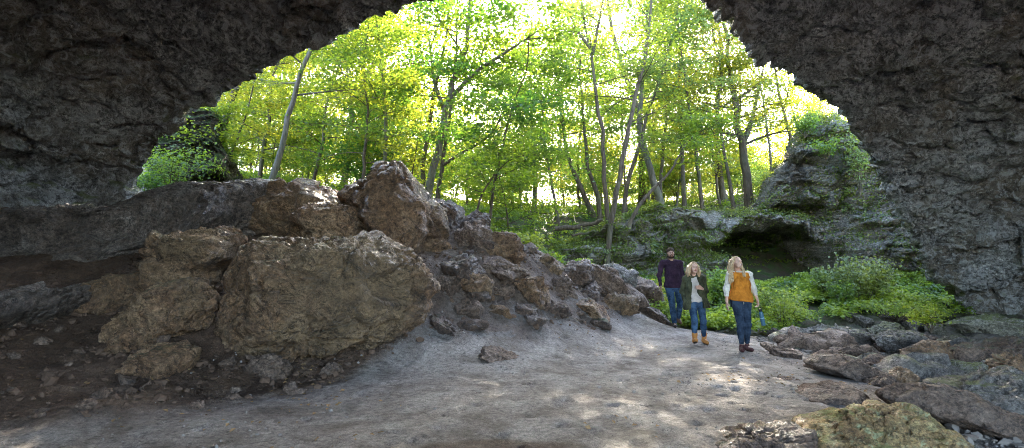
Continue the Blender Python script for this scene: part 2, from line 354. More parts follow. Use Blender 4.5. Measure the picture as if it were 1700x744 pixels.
at2 = gm.n('Attribute', _attribute_name='soilmix2'); sep2 = gm.t.nodes.new('ShaderNodeSeparateColor'); gm.t.links.new(at2.outputs['Color'], sep2.inputs[0])
c = gm.mix(sep2.outputs[0], c, crk); c = gm.mix(sep2.outputs[1], c, pitc); c = gm.mix(sep.outputs[2], c, grn)
rough = gm.ramp(gm.noise(1.3, 7, .7), [(.38, .45), (.55, .85)])
c = gm.mix(1.0, c, gm.ramp(grit, [(.36, .62), (.5, 1.0), (.64, 1.3)]), 'MULTIPLY')
c = gm.mix(gm.math('MULTIPLY', gm.ramp(gm.noise(2.1, 8, .75, dist=.3), [(.56, 0.0), (.62, .6)]), .9), c, gm.mix(1.0, c, (.55, .50, .46), 'MULTIPLY'))
nb = gm.bump(gm.math('ADD', gm.math('MULTIPLY', fine, .9), gm.math('MULTIPLY', gm.noise(6, 8, .75), .9)), .9, .07)
nb = gm.bump(grit, .7, .02, nb)
gm.done(c, rough, nb, .4)
me = mk_mesh('ground', np.stack([X, Y, Z], 1), grid_faces(len(gx), len(gy)), gm.m)
for nm, cols in (('soilmix', (soil, mound, green)), ('soilmix2', (creek, pit, pit * 0))):
    a = me.color_attributes.new(nm, 'FLOAT_COLOR', 'POINT')
    a.data.foreach_set('color', np.stack([*cols, np.ones(len(X))], 1).astype(np.float32).ravel())
tag(link('ground', me), 'grey trodden cave floor, brown mud bank and green wooded slope beyond', kind='structure')
# ------------------------------------------------------------------ the cave: one rock mass with a vault through it
LIP = [(205,640,14.3),(215,460,14.1),(222,330,14),(226,296,14),(242,260,13.7),(275,212,13.3),(330,176,13),(402,137,12.6),(455,106,12.3),(500,86,12),(560,70,11.7),(590,40,11.4),(690,0,11),(760,-40,10.8),(850,-75,10.8),(940,-90,11),(1050,-80,11.3),(1120,-50,11.6),(1185,0,12),(1232,44,12.5),(1280,92,13),(1340,140,13.6),(1398,190,14.3),(1438,250,15),(1478,312,15.6),(1510,375,16.2),(1545,440,16.8),(1600,513,17.2),(1640,640,17.5)]
NU = 620
lip = crom([W(*p) for p in LIP], NU)
BACK = [(-3,-6,-1),(-3.4,-6,2),(-3,-6,4.5),(-2,-6,6),(0,-6,7.2),(2.5,-6,7.9),(5,-6,8.2),(8,-6,8),(10.5,-6,7),(13,-6,4.8),(14,-6,2),(14,-6,-1.2)]  # unseen rear opening, shaped so skylight enters from the right behind the camera
back = crom(BACK, NU)
cen = np.array([1.5, 0, 1.0]); outd = lip - cen; outd[:, 1] = 0; outd /= np.linalg.norm(outd, axis=1)[:, None]
rings = []
NI = 300
TI = (np.linspace(0, 1, NI) ** 1.6)[::-1]
for t in TI:
    p = lip * (1 - t) + back * t + outd * (3.6 * math.sin(math.pi * t ** .62) ** 1.0)
    rings.append(p)
for k in range(44):
    s = k / 43; o = np.interp(s, [0, .06, .16, .3, .5, .7, .85, 1], [.06, .25, .8, 2.0, 4.0, 6, 7, 5]); dy = np.interp(s, [0, .06, .16, .3, .5, .7, .85, 1], [.18, .5, .85, .8, .1, -3, -10, -14])
    base = lip if s < .85 else lip * (1 - (s - .85) / .15) + back * ((s - .85) / .15)
    p = base + outd * o + np.array([0, dy, 0]) * (1 if s < .85 else 1 - (s - .85) / .15)
    rings.append(p)
RV = np.array(rings).transpose(1, 0, 2)             # NU x NV x 3
NV = RV.shape[1]; Pf = RV.reshape(-1, 3).copy()
_du = np.gradient(RV, axis=0); _dv = np.roll(RV, -1, 1) - np.roll(RV, 1, 1)
nrm = np.cross(_du, _dv).reshape(-1, 3); nrm /= np.linalg.norm(nrm, axis=1)[:, None] + 1e-9
_s = np.sign((nrm.reshape(NU, NV, 3)[:, NI - 60] * -outd).sum(1).mean()); nrm *= _s
tt = np.tile(np.concatenate([TI, np.zeros(NV - NI)]), NU)
amp = .30 + .70 * sstep(.0, .18, tt)
Pw = Pf + .6 * np.stack([pn(Pf * .5, 61), pn(Pf * .5, 62), pn(Pf * .5, 63)], 1)
Q = Pw * np.array([1, 1, 1.5])
Qf = warp(Pf, .22, .8, 64)
d = .8 * pn(Q * .25, 51) * amp + .30 * fbm(Q * .6, 2, 52, .5, True) * amp + .32 * vfac(Qf, 3.6, 65, .5, .16, (1, 1, 1.6)) * amp + .5 * vfac(Qf, 1.5, 66, .5, .20, (1, .8, 2.2)) * amp + .45 * vfac(Qf, .6, 67, .55, .25, (1, .7, 2.2)) * np.clip(pn(Pf * .6, 69) * 2 + .7, .15, 1.3) + .45 * vfac(Qf, .2, 68, .5, .2, (1, 1, 1.5)) * np.clip(pn(Pf * .9, 70) * 2 + .6, .1, 1.2) + .07 * fbm(Q * 2.4, 3, 55, .62, True)
_h = (warp(Pf, .5, .35, 74) @ np.array([.25, .5, .83])) * .95
for _m, _a in ((1, .26), (2.7, .10)): d += _a * (sstep(.30, .46, np.abs((_h * _m % 1) - .5) * 2) - .5) * np.clip(pn(Pf * .4, 75 + int(_m)) * 3 + .6, 0, 1) * (.5 + .5 * amp)
Pf += nrm * d[:, None]
Pf += .10 * np.stack([pn(Q * 2.2, 71), pn(Q * 2.2, 72) * 2, pn(Q * 2.2, 73)], 1)
me = mk_mesh('cave_wall', Pf, grid_faces(NU, NV, cv=True), M['cave'])
tag(link('cave_wall', me), 'dark grey rough rock vault arching over both sides of the cave mouth', kind='structure')
# ------------------------------------------------------------------ boulders
import bmesh
_ICO = {}
def ico(n):
    if n not in _ICO:
        b = bmesh.new(); bmesh.ops.create_icosphere(b, subdivisions=n, radius=1)
        V = np.array([v.co[:] for v in b.verts]); F = np.array([[v.index for v in f.verts] for f in b.faces]); b.free()
        V /= np.linalg.norm(V, axis=1)[:, None]; _ICO[n] = (V, F)
    return _ICO[n]
def facets(Dr, rs, n=14, p=16, lo=.72):
    i = np.arange(n) + .5; ph = np.arccos(1 - 2 * i / n); th = math.pi * (1 + 5 ** .5) * i
    N = np.stack([np.cos(th) * np.sin(ph), np.sin(th) * np.sin(ph), np.cos(ph)], 1) + rs.normal(0, .28, (n, 3)); N /= np.linalg.norm(N, axis=1)[:, None]
    h = rs.uniform(lo, 1, n)
    s = np.maximum(0, Dr @ N.T / h)
    r = (s ** p).sum(1) ** (-1 / p)
    return r
def rough_up(P, Dr, rs, amp, size):
    """broken planes, chips and steps, in metres"""
    o = rs.uniform(-50, 50, 3); Q = P + o; s = 1 / max(size, .15)
    Qw = warp(Q, .16 * size, s * .9, 81)
    d = .05 * size * fbm(Qw * s * 1.5, 2, 91, .5, True)
    W_ = warp(P, .07 * size, s * 1.6, 84)
    for k in range(7):
        n = rs.normal(0, 1, 3); n /= np.linalg.norm(n); h = W_ @ n - rs.uniform(-.45, .45) * size
        w = .014 * size; d = d + rs.uniform(.02, .08) * size * (sstep(-w, w, h) - .5) * sstep(.0, .3, pn(Q * s * .7 + k * 7, 87) + .2)
        d = d - .04 * size * np.exp(-(h / (w * .9)) ** 2) * (k % 3 == 0)
    sd = int(rs.randint(1000)); sq = (1, 1, rs.uniform(1.2, 2.2))
    d = d + .55 * vfac(Qw, .42 * size, sd, .5, .16, sq) * (.6 + .8 * np.clip(pn(Q * s, 89) + .3, 0, 1)) + .5 * vfac(Qw, .15 * size, sd + 9, .5, .18, sq) * np.clip(pn(Q * s * 1.3, 90) * 2 + .6, .1, 1.2)
    P1 = P + Dr * (d * amp)[:, None]
    return P1
def tri_normals(P, F):
    n = np.cross(P[F[:, 1]] - P[F[:, 0]], P[F[:, 2]] - P[F[:, 0]]); o = np.zeros_like(P)
    for k in range(3): np.add.at(o, F[:, k], n)
    return o / (np.linalg.norm(o, axis=1)[:, None] + 1e-12)
def grit(P, F, amp, o):
    N = tri_normals(P, F); Q = P + o
    d = .010 * fbm(Q * 5, 3, 191, .62, True) + .006 * fbm(Q * 17, 2, 197, .6, True) + .35 * vfac(warp(Q, .03, 5, 3), .085, 33, .5, .25, (1, 1, 1.4)) * np.clip(pn(Q * 1.9, 77) * 2 + .5, 0, 1)
    return P + N * (d * amp)[:, None]
def rock(label, box, mat='grey', D=None, depth=None, seed=1, poly=None, sub=None, sink=.18, amp=1.0, group=None, tilt=0, name='rock', n=13, p=34, lo=.62, cat='rock'):
    rs = np.random.RandomState(seed)
    if poly: xs = [q[0] for q in poly]; ys = [q[1] for q in poly]; box = (min(xs), min(ys), max(xs), max(ys))
    x0, y0, x1, y1 = box
    if D is None: D = ground_hit((x0 + x1) / 2, y1)[1] + (.35 * (x1 - x0) / FPX * 8 if depth is None else depth * .8)
    c = W((x0 + x1) / 2, (y0 + y1) / 2, D); w = (x1 - x0) / FPX * D / 2; h = (y1 - y0) / FPX * D / 2
    dp = depth if depth else max(w * .8, h)
    size = (w * h * dp) ** (1 / 3) * 1.6
    if sub is None: sub = 7 if (x1 - x0) > 250 else 6 if (x1 - x0) > 80 else 5
    Dr, F = ico(sub)
    if poly:
        pc = np.array([[(q[0] - (x0 + x1) / 2) / FPX * D, -(q[1] - (y0 + y1) / 2) / FPX * D] for q in poly])
        pth = np.arctan2(pc[:, 1], pc[:, 0]); 
        # ray / polygon radius
        th = np.linspace(-math.pi, math.pi, 361); Rr = np.zeros(361)
        A = pc; B = np.roll(pc, -1, 0)
        for k, t in enumerate(th):
            u = np.array([math.cos(t), math.sin(t)]); e = B - A; den = u[0] * e[:, 1] - u[1] * e[:, 0]
            with np.errstate(all='ignore'):
                rr = (A[:, 0] * e[:, 1] - A[:, 1] * e[:, 0]) / den; ss = (A[:, 0] * u[1] - A[:, 1] * u[0]) / den
            ok = (rr > 0) & (ss >= -1e-6) & (ss <= 1 + 1e-6); Rr[k] = rr[ok].max() if ok.any() else .1
        rho = np.hypot(Dr[:, 0], Dr[:, 2]); R_ = np.interp(np.arctan2(Dr[:, 2], Dr[:, 0]), th, Rr)
        f = facets(Dr, rs, n + 5, p, .68)
        k = R_ * rho ** .5 * (1 - (1 - f) * .6 * (1 - rho ** 5)) / (rho + 1e-6) * .985
        P = np.stack([Dr[:, 0] * k, Dr[:, 1] * dp * f ** 1.3 * 1.15, Dr[:, 2] * k], 1)
    else:
        f = facets(Dr, rs, n, p, lo); P = Dr * f[:, None]
        P = P / np.abs(P).max(0) * np.array([w, dp, h])
        if tilt: ca, sa = math.cos(R(tilt)), math.sin(R(tilt)); P = np.stack([P[:, 0] * ca - P[:, 2] * sa, P[:, 1], P[:, 0] * sa + P[:, 2] * ca], 1)
    P = rough_up(P, Dr, rs, amp * (.8 if poly else 1.0), min(size, 1.8 * min(w, h) + .1 * size))
    P = grit(P, F, min(1.6, .35 + size * .7) * amp, rs.uniform(-30, 30, 3))
    P[:, 2] = np.where(P[:, 2] < 0, P[:, 2] * (1 + sink), P[:, 2])
    zb = P[:, 2].min(); P[:, 2] -= zb
    me = mk_mesh(name, P, F, M[mat])
    o = link(name, me, None, (c[0], c[1], c[2] + zb)); return tag(o, label, cat, group)
M['ledge'] = rock_mat('wet_ledge_rock', (.09, .062, .046), (.22, .165, .13), (.40, .35, .31), 1.2, con=1.4, bump=.8, bd=.05, wet=.95, vary=.05)
# hero boulders of the left pile
B = 'boulder'
rock('huge tan boulder in front of the pile, widest of all, resting on brown mud', None, B, D=8.6, depth=1.0, seed=3, name='boulder', cat='boulder',
     poly=[(362,540),(365,500),(380,450),(400,410),(425,397),(500,392),(560,388),(615,390),(650,412),(690,440),(698,465),(708,490),(700,525),(660,556),(610,580),(560,592),(500,594),(450,606),(400,607),(370,595)], sink=.05)
rock('peaked boulder crowning the pile against the green trees', None, B, D=11.3, depth=1.0, seed=5, name='boulder', cat='boulder',
     poly=[(558,330),(570,305),(600,285),(625,272),(650,270),(672,278),(690,300),(705,320),(735,345),(744,375),(735,395),(700,420),(660,415),(620,395),(585,385)])
rock('broad brown boulder left of the peaked one on top of the pile', None, B, D=11.6, depth=.8, seed=7, name='boulder', cat='boulder',
     poly=[(418,378),(422,350),(440,325),(470,305),(500,294),(530,300),(560,312),(575,340),(570,380),(520,400),(450,402)])
rock('squat brown boulder wedged between the huge tan boulder and the peaked boulder', None, B, D=10.6, depth=.5, seed=8, name='boulder', cat='boulder',
     poly=[(480,362),(495,345),(530,335),(580,345),(600,365),(598,392),(560,400),(500,395)])
rock('near-black boulder right behind the peaked boulder', None, 'dark', D=12.6, depth=.6, seed=9, name='boulder', cat='boulder',
     poly=[(700,345),(710,328),(740,332),(765,345),(770,362),(760,380),(720,385),(700,372)])
rock('long dark wet rock ledge along the left wall above the mud', None, 'ledge', D=11.6, depth=1.4, seed=11, name='rock_ledge', cat='rock ledge', sub=7,
     poly=[(-120,400),(-60,382),(0,372),(50,352),(120,346),(200,342),(260,336),(330,308),(380,300),(440,294),(475,300),(470,350),(430,400),(330,425),(250,450),(120,458),(0,462),(-120,470)])
rock('pale topped dark slab at the far left below the wet ledge', None, 'ledge', D=8.6, depth=1.0, seed=12, name='rock_slab', cat='rock slab',
     poly=[(-140,520),(-60,492),(20,486),(90,478),(150,472),(140,500),(100,530),(60,560),(20,590),(-40,620),(-140,640)])
rock('upright brown boulder under the ledge left of the huge tan boulder', None, B, D=9.1, depth=.6, seed=13, name='boulder', cat='boulder',
     poly=[(232,440),(240,415),(275,400),(320,388),(370,380),(400,395),(395,430),(360,450),(352,490),(330,520),(280,520),(250,490)])
rock('rounded brown boulder leftmost in the pile above the mud bank', None, B, D=9.0, depth=.55, seed=14, name='boulder', cat='boulder',
     poly=[(128,500),(140,475),(175,460),(235,452),(250,470),(245,505),(220,525),(160,525),(132,518)])
rock('brown boulder leaning low on the mud below the upright boulder', None, B, D=8.3, depth=.5, seed=15, name='boulder', cat='boulder',
     poly=[(175,570),(190,535),(225,500),(270,470),(330,460),(352,500),(330,540),(285,560),(240,580),(200,590)])
rock('flat capped rock perched between ledge and upright boulder', (330, 374, 412, 410), B, D=10.3, depth=.4, seed=16, tilt=-6)
rock('low grey brown rock sunk in mud left of the huge tan boulder', None, 'boulder', D=7.5, depth=.4, seed=17,
     poly=[(196,620),(205,595),(240,580),(290,570),(330,578),(320,605),(280,640),(220,645)])
rock('small rock set in mud beside the low grey brown rock', (168, 545, 262, 605), 'boulder', D=7.9, depth=.35, seed=18)
rock('cobble propped under the front edge of the huge tan boulder', (412, 588, 486, 632), 'brown', seed=19, depth=.22)
rock('half buried grey cobble in brown mud below the huge tan boulder', (524, 600, 568, 628), 'brown', seed=20, depth=.16)
rock('dark rock in the gap between upright boulder and huge tan boulder', (345, 420, 410, 480), 'dark', D=9.9, depth=.4, seed=22)
# wet slope right of the big boulder
SL = [((736,425,800,460),10.4),((700,400,752,432),11.2),((745,372,812,425),11.4),((775,350,810,385),11.9),((790,385,862,440),11.6),((800,425,870,470),10.9),((838,400,880,440),12.1),((860,455,905,500),10.9),((748,498,805,530),None),((712,525,765,560),None),((800,505,850,530),None),
 ((785,580,882,600),None),((845,500,900,530),None),((880,425,935,470),12.4),((900,455,955,505),11.9),((925,430,985,480),12.9),((940,490,1010,530),None),((985,440,1050,492),13.8),((955,470,1005,505),12.6),((1000,485,1048,520),13),((1040,465,1095,500),15.2),((905,500,950,530),None),((660,430,700,462),10.4),((815,470,855,500),None),((870,500,900,515),None),((770,455,815,490),10.2),((725,455,765,480),10.1)]
SLL = ['flat topped brown rock high on the wet slope','dark rock right of the huge tan boulder top','reddish brown round rock below the black boulder','small dark rock behind the reddish round rock','blocky brown rock on the ridge of the slope','dark brown block in the middle of the wet slope','angular dark rock on the ridge above the slope','rounded orange brown rock on the slope','low brown rock in grey mud near the huge boulder','wet orange brown rock poking out of grey mud','half sunk dark rock on the lower slope',
 'low mossy brown rock at the foot of the slope beside the path','flat brown rock above the path edge','dark block halfway along the ridge','wet black block under the ridge','mossy grey rock on the ridge behind the wet block','tilted brown slab low on the slope','large pale grey rock at the ridge crest','squat brown rock beneath the pale ridge rock','dark rounded rock at the right end of the slope','mossy rock behind the slope end near the bearded man','small rock at the slope foot','wedge of rock behind the huge tan boulder right edge','brown stone in the mud of the slope','flat stone low on the slope','rusty stone high on the wet mud','small dark stone beside the rusty stone']
for i, ((b, D), lb) in enumerate(zip(SL, SLL)):
    mt = ['dark', 'boulder', 'brown'][(i * 7) % 3] if i != 17 else 'grey'
    if D is not None: b = (b[0] - 6, b[1] - 2, b[2] + 8, b[3] + 8)
    rock(lb, b, mt, D=D, depth=(b[2] - b[0]) / FPX * 11 * .5, seed=40 + i, tilt=(-14 if i % 2 else -8) if i > 8 else 0, sink=.5)
rock('long dark wet tilted slab running down beside the bearded man', None, 'dark', D=14.6, depth=.4, seed=75, name='rock_slab', cat='rock slab',
     poly=[(1035,500),(1060,500),(1100,525),(1135,548),(1100,548),(1060,535)])
rock('long tilted grey slab on the ridge crest pointing at the bearded man', None, 'brown', D=13.6, depth=.45, seed=76, name='rock_slab', cat='rock slab',
     poly=[(940,440),(975,436),(1020,452),(1060,480),(1075,500),(1030,505),(985,480),(950,465)])
# right side: creek bed and ledges
RT = [
 ('long pale flat slab against the foot of the right wall', (1572,524,1760,560), 'pale', None, 1.2),
 ('pale pointed rock beneath the small ferns in the creek bed', (1440,534,1505,560), 'pale', None, .4),
 ('grey rock between the pale pointed rock and the pale slab', (1500,528,1542,552), 'grey', None, .3),
 ('mossy round boulder in the creek bed', (1452,552,1545,592), 'grey', None, .5),
 ('brown block right of the mossy round boulder', (1505,566,1582,606), 'boulder', None, .4),
 ('low cream rock in the middle of the creek bed', (1545,598,1628,624), 'pale', None, .3),
 ('dark layered slab at the right edge of the creek bed', (1588,562,1760,606), 'dark', None, .8),
 ('thin tilted slab propped above the brown ledges', (1385,570,1462,602), 'brown', None, .25),
 ('dark brown rock behind the brown ledges', (1425,590,1482,626), 'brown', None, .3),
 ('square brown block at the end of the ledges', (1470,604,1520,642), 'boulder', None, .3),
 ('flat grey rock nearest the path edge behind the woman in orange', (1290,558,1345,582), 'brown', None, .3),
 ('flat lichen grey slab in front of the green plants', (1330,540,1425,572), 'grey', None, .6),
 ('rock with a brown face beside the flat lichen slab', (1395,545,1452,578), 'grey', None, .4),
 ('small dark boulder at the edge of the green plants', (1462,520,1500,540), 'dark', None, .3),
 ('grey cobble at the edge of the green plants', (1422,524,1455,545), 'grey', None, .25),
 ('pale cobble under the shrub on the right', (1395,518,1425,538), 'grey', None, .2),
 ('round pale stone near the pale flat slab', (1535,535,1570,556), 'pale', None, .25),
 ('mossy rock in front of the dark layered slab', (1560,558,1600,580), 'grey', None, .3),
 ('small brown stone by the square block', (1520,590,1552,606), 'brown', None, .2),
 ('flat mossy slab at the right edge in the foreground', (1540,618,1760,690), 'grey', None, .7),
 ('dark rock right behind the woman holding the bottle', (1268,545,1296,560), 'dark', None, .2),
 ('grey stone in the creek below the mossy round boulder', (1478,586,1512,606), 'grey', None, .2),
 ('brown stone left of the mossy round boulder', (1452,566,1478,586), 'brown', None, .2),
 ('small grey stone beneath the thin tilted slab', (1350,556,1378,572), 'grey', None, .2),
 ('cream stone left of the dark layered slab', (1598,600,1640,618), 'pale', None, .2),
]
for i, (lb, b, mt, D, dp) in enumerate(RT): rock(lb, b, mt, D=D, depth=dp, seed=110 + i, sink=.4)
rock('yellow green mossy boulder in the near foreground', None, 'mossy', D=5.0, depth=.45, seed=150, name='boulder', cat='boulder', sub=6,
     poly=[(1325,745),(1350,715),(1395,695),(1440,676),(1500,672),(1540,690),(1580,725),(1610,760),(1600,800),(1340,800)])
rock('big flat brown slab sloping at the lower right corner', None, 'brown', D=6.3, depth=.5, seed=151, name='rock_slab', cat='rock slab', sub=6, amp=.9,
     poly=[(1465,655),(1500,640),(1570,640),(1660,672),(1740,705),(1800,760),(1640,735),(1560,700),(1480,672)])
rock('smooth brown ledge along the path edge pointing to the creek', None, 'brown', D=8.2, depth=.45, seed=152, name='rock_ledge', cat='rock ledge', sub=6, amp=.8,
     poly=[(1345,604),(1365,592),(1395,588),(1430,603),(1480,625),(1490,642),(1440,640),(1400,630),(1360,616)])
rock('lower brown ledge with a red broken edge beside the path', None, 'brown', D=6.9, depth=.4, seed=153, name='rock_ledge', cat='rock ledge', sub=6, amp=.5,
     poly=[(1320,655),(1350,642),(1410,636),(1440,655),(1445,680),(1400,690),(1340,680)])
for i, (b, D, mt, lb) in enumerate([((1268,574,1330,596),9.9,'brown','low ledge piece just right of the path behind the thin slab'),((1330,600,1400,628),8.7,'brown','stepped brown ledge fragment beside the path'),((1440,625,1500,660),7.6,'brown','cracked brown block below the square brown block'),((1500,615,1560,640),8.4,'grey','grey block at the back of the big flat brown slab'),((1640,585,1720,640),8.6,'boulder','brown boulder at the right edge above the flat mossy slab'),((1290,628,1345,650),7.7,'brown','thin ledge flake half buried in the path edge')]):
    rock(lb, b, mt, D=D, depth=(b[2] - b[0]) / FPX * D * .55, seed=170 + i, sink=.6, tilt=-9)
rock('small grey stone between lower ledge and mossy boulder', (1402, 672, 1440, 694), 'grey', seed=154, depth=.12)
rs = np.random.RandomState(99); k = 0
pr = []
for i in range(6):
    P, F = (lambda s: (ico(3)[0] * facets(ico(3)[0], np.random.RandomState(s), 11, 14)[:, None] * np.array([1, .8, .6]), ico(3)[1]))(200 + i)
    P = rough_up(P * .5, ico(3)[0], np.random.RandomState(i), 1, .8) * 2
    pr.append([mk_mesh('stone', P, F, M[m]) for m in ('dark', 'brown', 'grey')])
def scatter(n, reg, smin, smax, mi, label, group):
    c = 0
    for _ in range(n * 6):
        if c >= n: break
        x, y = rs.uniform(reg[0], reg[1]), rs.uniform(reg[2], reg[3])
        s_, m_, g_, c_ = [float(a[0]) for a in masks(np.array([x]), np.array([y]))]
        if max(s_, m_) < .6 and mi != 2: continue
        if mi == 2 and c_ < .6: continue
        s = smin + (smax - smin) * rs.rand() ** 2.2
        o = link('stone', pr[rs.randint(6)][mi if rs.rand() < .7 else 1]); o.location = (x, y, Gz(x, y) + s * .12)
        o.rotation_euler = (rs.uniform(-.4, .4), rs.uniform(-.4, .4), rs.uniform(0, 6.3)); o.scale = (s, s, s); tag(o, label, 'stone', group); c += 1
scatter(60, (-1.2, 3.4, 8.8, 14), .06, .24, 0, 'loose dark stone on the wet slope below the ridge', 'loose stones on the wet slope')
scatter(120, (-8, -1.8, 5.6, 9.3), .02, .13, 1, 'loose brown stone on the mud around the boulder pile', 'loose stones on the mud bank')
scatter(95, (4.2, 11, 5.5, 15), .12, .55, 2, 'loose grey stone in the creek bed', 'loose stones of the creek bed')
# pebbles and crumbs on the path: uncountable
acc = Acc(); n = 1500
Dv, Df = ico(1)
kc = np.stack([rs.uniform(-4, 5.5, 40), 3.8 + 9 * rs.rand(40)], 1); kk = rs.randint(40, size=n); px_ = kc[kk, 0] + rs.normal(0, .5, n); py_ = np.clip(kc[kk, 1] + rs.normal(0, .35, n), 3.6, 13.5); pz_ = G(px_, py_)
for i in range(n):
    s = .005 + .017 * rs.rand() ** 4
    acc.add(Dv * s * rs.uniform(.5, 1.3, 3) + np.array([px_[i], py_[i], pz_[i] + s * .2]), Df)
V, F = acc.get(); tag(link('pebbles', mk_mesh('pebbles', V, F, plain('pebble_stone', (.27, .24, .215), .85, 6, .5, 0, local=False), False)), 'fine pebbles and crumbs on the path', kind='stuff')

rock('broken dark brown rock edge in the hollow at the bottom of the path', None, 'dark', D=4.95, depth=.35, seed=155, sub=6, amp=1.2, poly=[(1190,738),(1225,724),(1290,716),(1345,716),(1352,745),(1330,790),(1200,790)])
def rubble(n, xr, yr, mi, smin, smax, mat, name, label):
    rs = np.random.RandomState(n); x, y = rs.uniform(*xr, n), rs.uniform(*yr, n); s_, m_, g_, c_ = masks(x, y)
    w_ = (np.maximum(s_, m_) if mi == 0 else c_) * sstep(-.25, .25, pn(np.stack([x * 1.4, y * 1.4, x * 0], 1), 55) + .1); ok = (w_ > rs.rand(n)) & (g_ < .5); x, y = x[ok], y[ok]; z = G(x, y); a = Acc()
    for i in range(len(x)):
        s = smin + (smax - smin) * rs.rand() ** 5; P = Dv * rs.uniform(.6, 1.25, (len(Dv), 1)) * rs.uniform(.6, 1.3, 3) * s; P[:, 2] *= .75; a.add(P + np.array([x[i], y[i], z[i] + s * .25]), Df)
    tag(link(name, mk_mesh(name, *a.get(), mat, False)), label, kind='stuff')
rubble(9000, (-8, 3.6), (5.0, 13.5), 0, .010, .075, plain('brown_rubble', (.12, .076, .052), .9, 5, .5, 0, local=False), 'rubble', 'crumbled brown rubble on the mud bank and slope')
rubble(7000, (2.5, 10), (4.2, 14), 1, .012, .09, plain('grey_gravel', (.20, .17, .145), .9, 5, .5, 0, local=False), 'gravel', 'broken grey gravel between the creek rocks')
# ------------------------------------------------------------------ the bluff beyond, with its dark hollow
def relief(crest, Dk, nu, nv, zb, back, seed, hollow=None, strata=.5, zback=0, backx=0, zend=None):
    """rock face from the ground up over its crest and back; crest: (px,py) ; Dk: px->depth"""
    cr = np.array(crest, float); pxs = np.linspace(cr[0, 0], cr[-1, 0], nu); pys = np.interp(pxs, cr[:, 0], cr[:, 1])
    Ds = np.interp(pxs, *Dk); P = np.zeros((nu, nv, 3))
    v = np.linspace(0, 1, nv); vf = .78
    for i in range(nu):
        t = W(pxs[i], pys[i], Ds[i]); f = np.clip(v / vf, 0, 1); g = np.clip((v - vf) / (1 - vf), 0, 1)
        P[i, :, 0] = t[0] + g * backx; P[i, :, 1] = Ds[i] + g * back + .5 * f ** 6 * (1 - g); P[i, :, 2] = zb + (t[2] - zb) * np.sin(f * math.pi / 2) ** .8 + zback * g
        if zend is not None: P[i, :, 2] += g * min(0, zend - t[2])
        fade = (1 - g)
        q = P[i].copy()
        if hollow: P[i, :, 1] += hollow(np.full(nv, pxs[i]), q[:, 2]) * (g < .001)
    Q = P.reshape(-1, 3).copy(); tot = np.tile(np.clip((v - vf) / (1 - vf), 0, 1), nu)
    h = Q[:, 2] * 1.15 + .8 * pn(Q * np.array([.25, .25, .1]), seed); tri = np.abs((h % 1) - .5) * 2
    led = strata * (sstep(.25, .75, tri) - .5) * (.55 + .9 * pn(Q * np.array([.4, .4, .4]), seed + 1))
    h2 = Q[:, 2] * 4.1 + .8 * pn(Q * .6, seed + 2); led += .12 * (sstep(.2, .8, np.abs((h2 % 1) - .5) * 2) - .5)
    Qf = warp(Q, .3, .8, seed + 20); dd = -led + .75 * pn(Q * .35, seed + 3) + .5 * vfac(Qf, 1.4, seed + 21, .5, .25, (1, 1, 2)) + .55 * vfac(Qf, .5, seed + 25, .5, .25, (1, 1, 2.2)) + .08 * fbm(Q * 3, 2, seed + 8, .6, True)
    Q[:, 1] -= dd * (1 - tot); Q[:, 2] += .35 * pn(Q * .7, seed + 6) + .16 * pn(Q * 1.8, seed + 7) + .25 * vfac(Q, .7, seed + 30, .5, .3); Q[:, 0] += .3 * pn(Q * .9, seed + 9)
    return Q, grid_faces(nu, nv)
def hol(px, z):
    a = sstep(1165, 1215, px + 30 * np.sin(z * 3)) * sstep(1432, 1395, px + 20 * z); top = np.interp(px, [1165, 1230, 1330, 1420], [2.4, 3.1, 3.0, 2.5])
    b = sstep(0, .25, top - z); up = .8 * sstep(1270, 1310, px) * sstep(1400, 1370, px) * np.exp(-((z - 3.7) / .35) ** 2) * 1.6
    return 4.5 * a * b + up - .5 * a * np.exp(-((z - top - .35) / .3) ** 2)
BQ, BF = relief([(905,425),(925,404),(960,392),(1000,378),(1040,366),(1090,346),(1150,352),(1200,352),(1255,346),(1272,330),(1284,296),(1306,282),(1316,246),(1330,236),(1336,205),(1356,186),(1378,194),(1400,188),(1412,214),(1440,232),(1462,262),(1500,300),(1560,380),(1640,430)],
                ([905,1000,1150,1260,1330,1400,1480,1560,1640], [21.0,21.3,22.5,23,22.5,21.5,20.5,19.5,18.8]), 520, 230, -1.0, 6.0, 300, hol, backx=1.5, zend=3.7)
tag(link('bluff', mk_mesh('bluff', BQ, BF, M['bluff'])), 'layered limestone bluff with a dark hollow beneath its ledge', kind='structure')
OQ, OF = relief([(195,330),(225,270),(250,205),(280,180),(318,172),(340,190),(354,226),(368,268),(378,300),(396,330)],
                ([195,392], [17.5,17.5]), 180, 120, 1.5, 2.5, 340, None, .4, -2)
tag(link('rock_outcrop', mk_mesh('rock_outcrop', OQ, OF, M['outcrop'])), 'steep mossy rock outcrop behind the left edge of the cave mouth', kind='structure')
LEAFK = .66
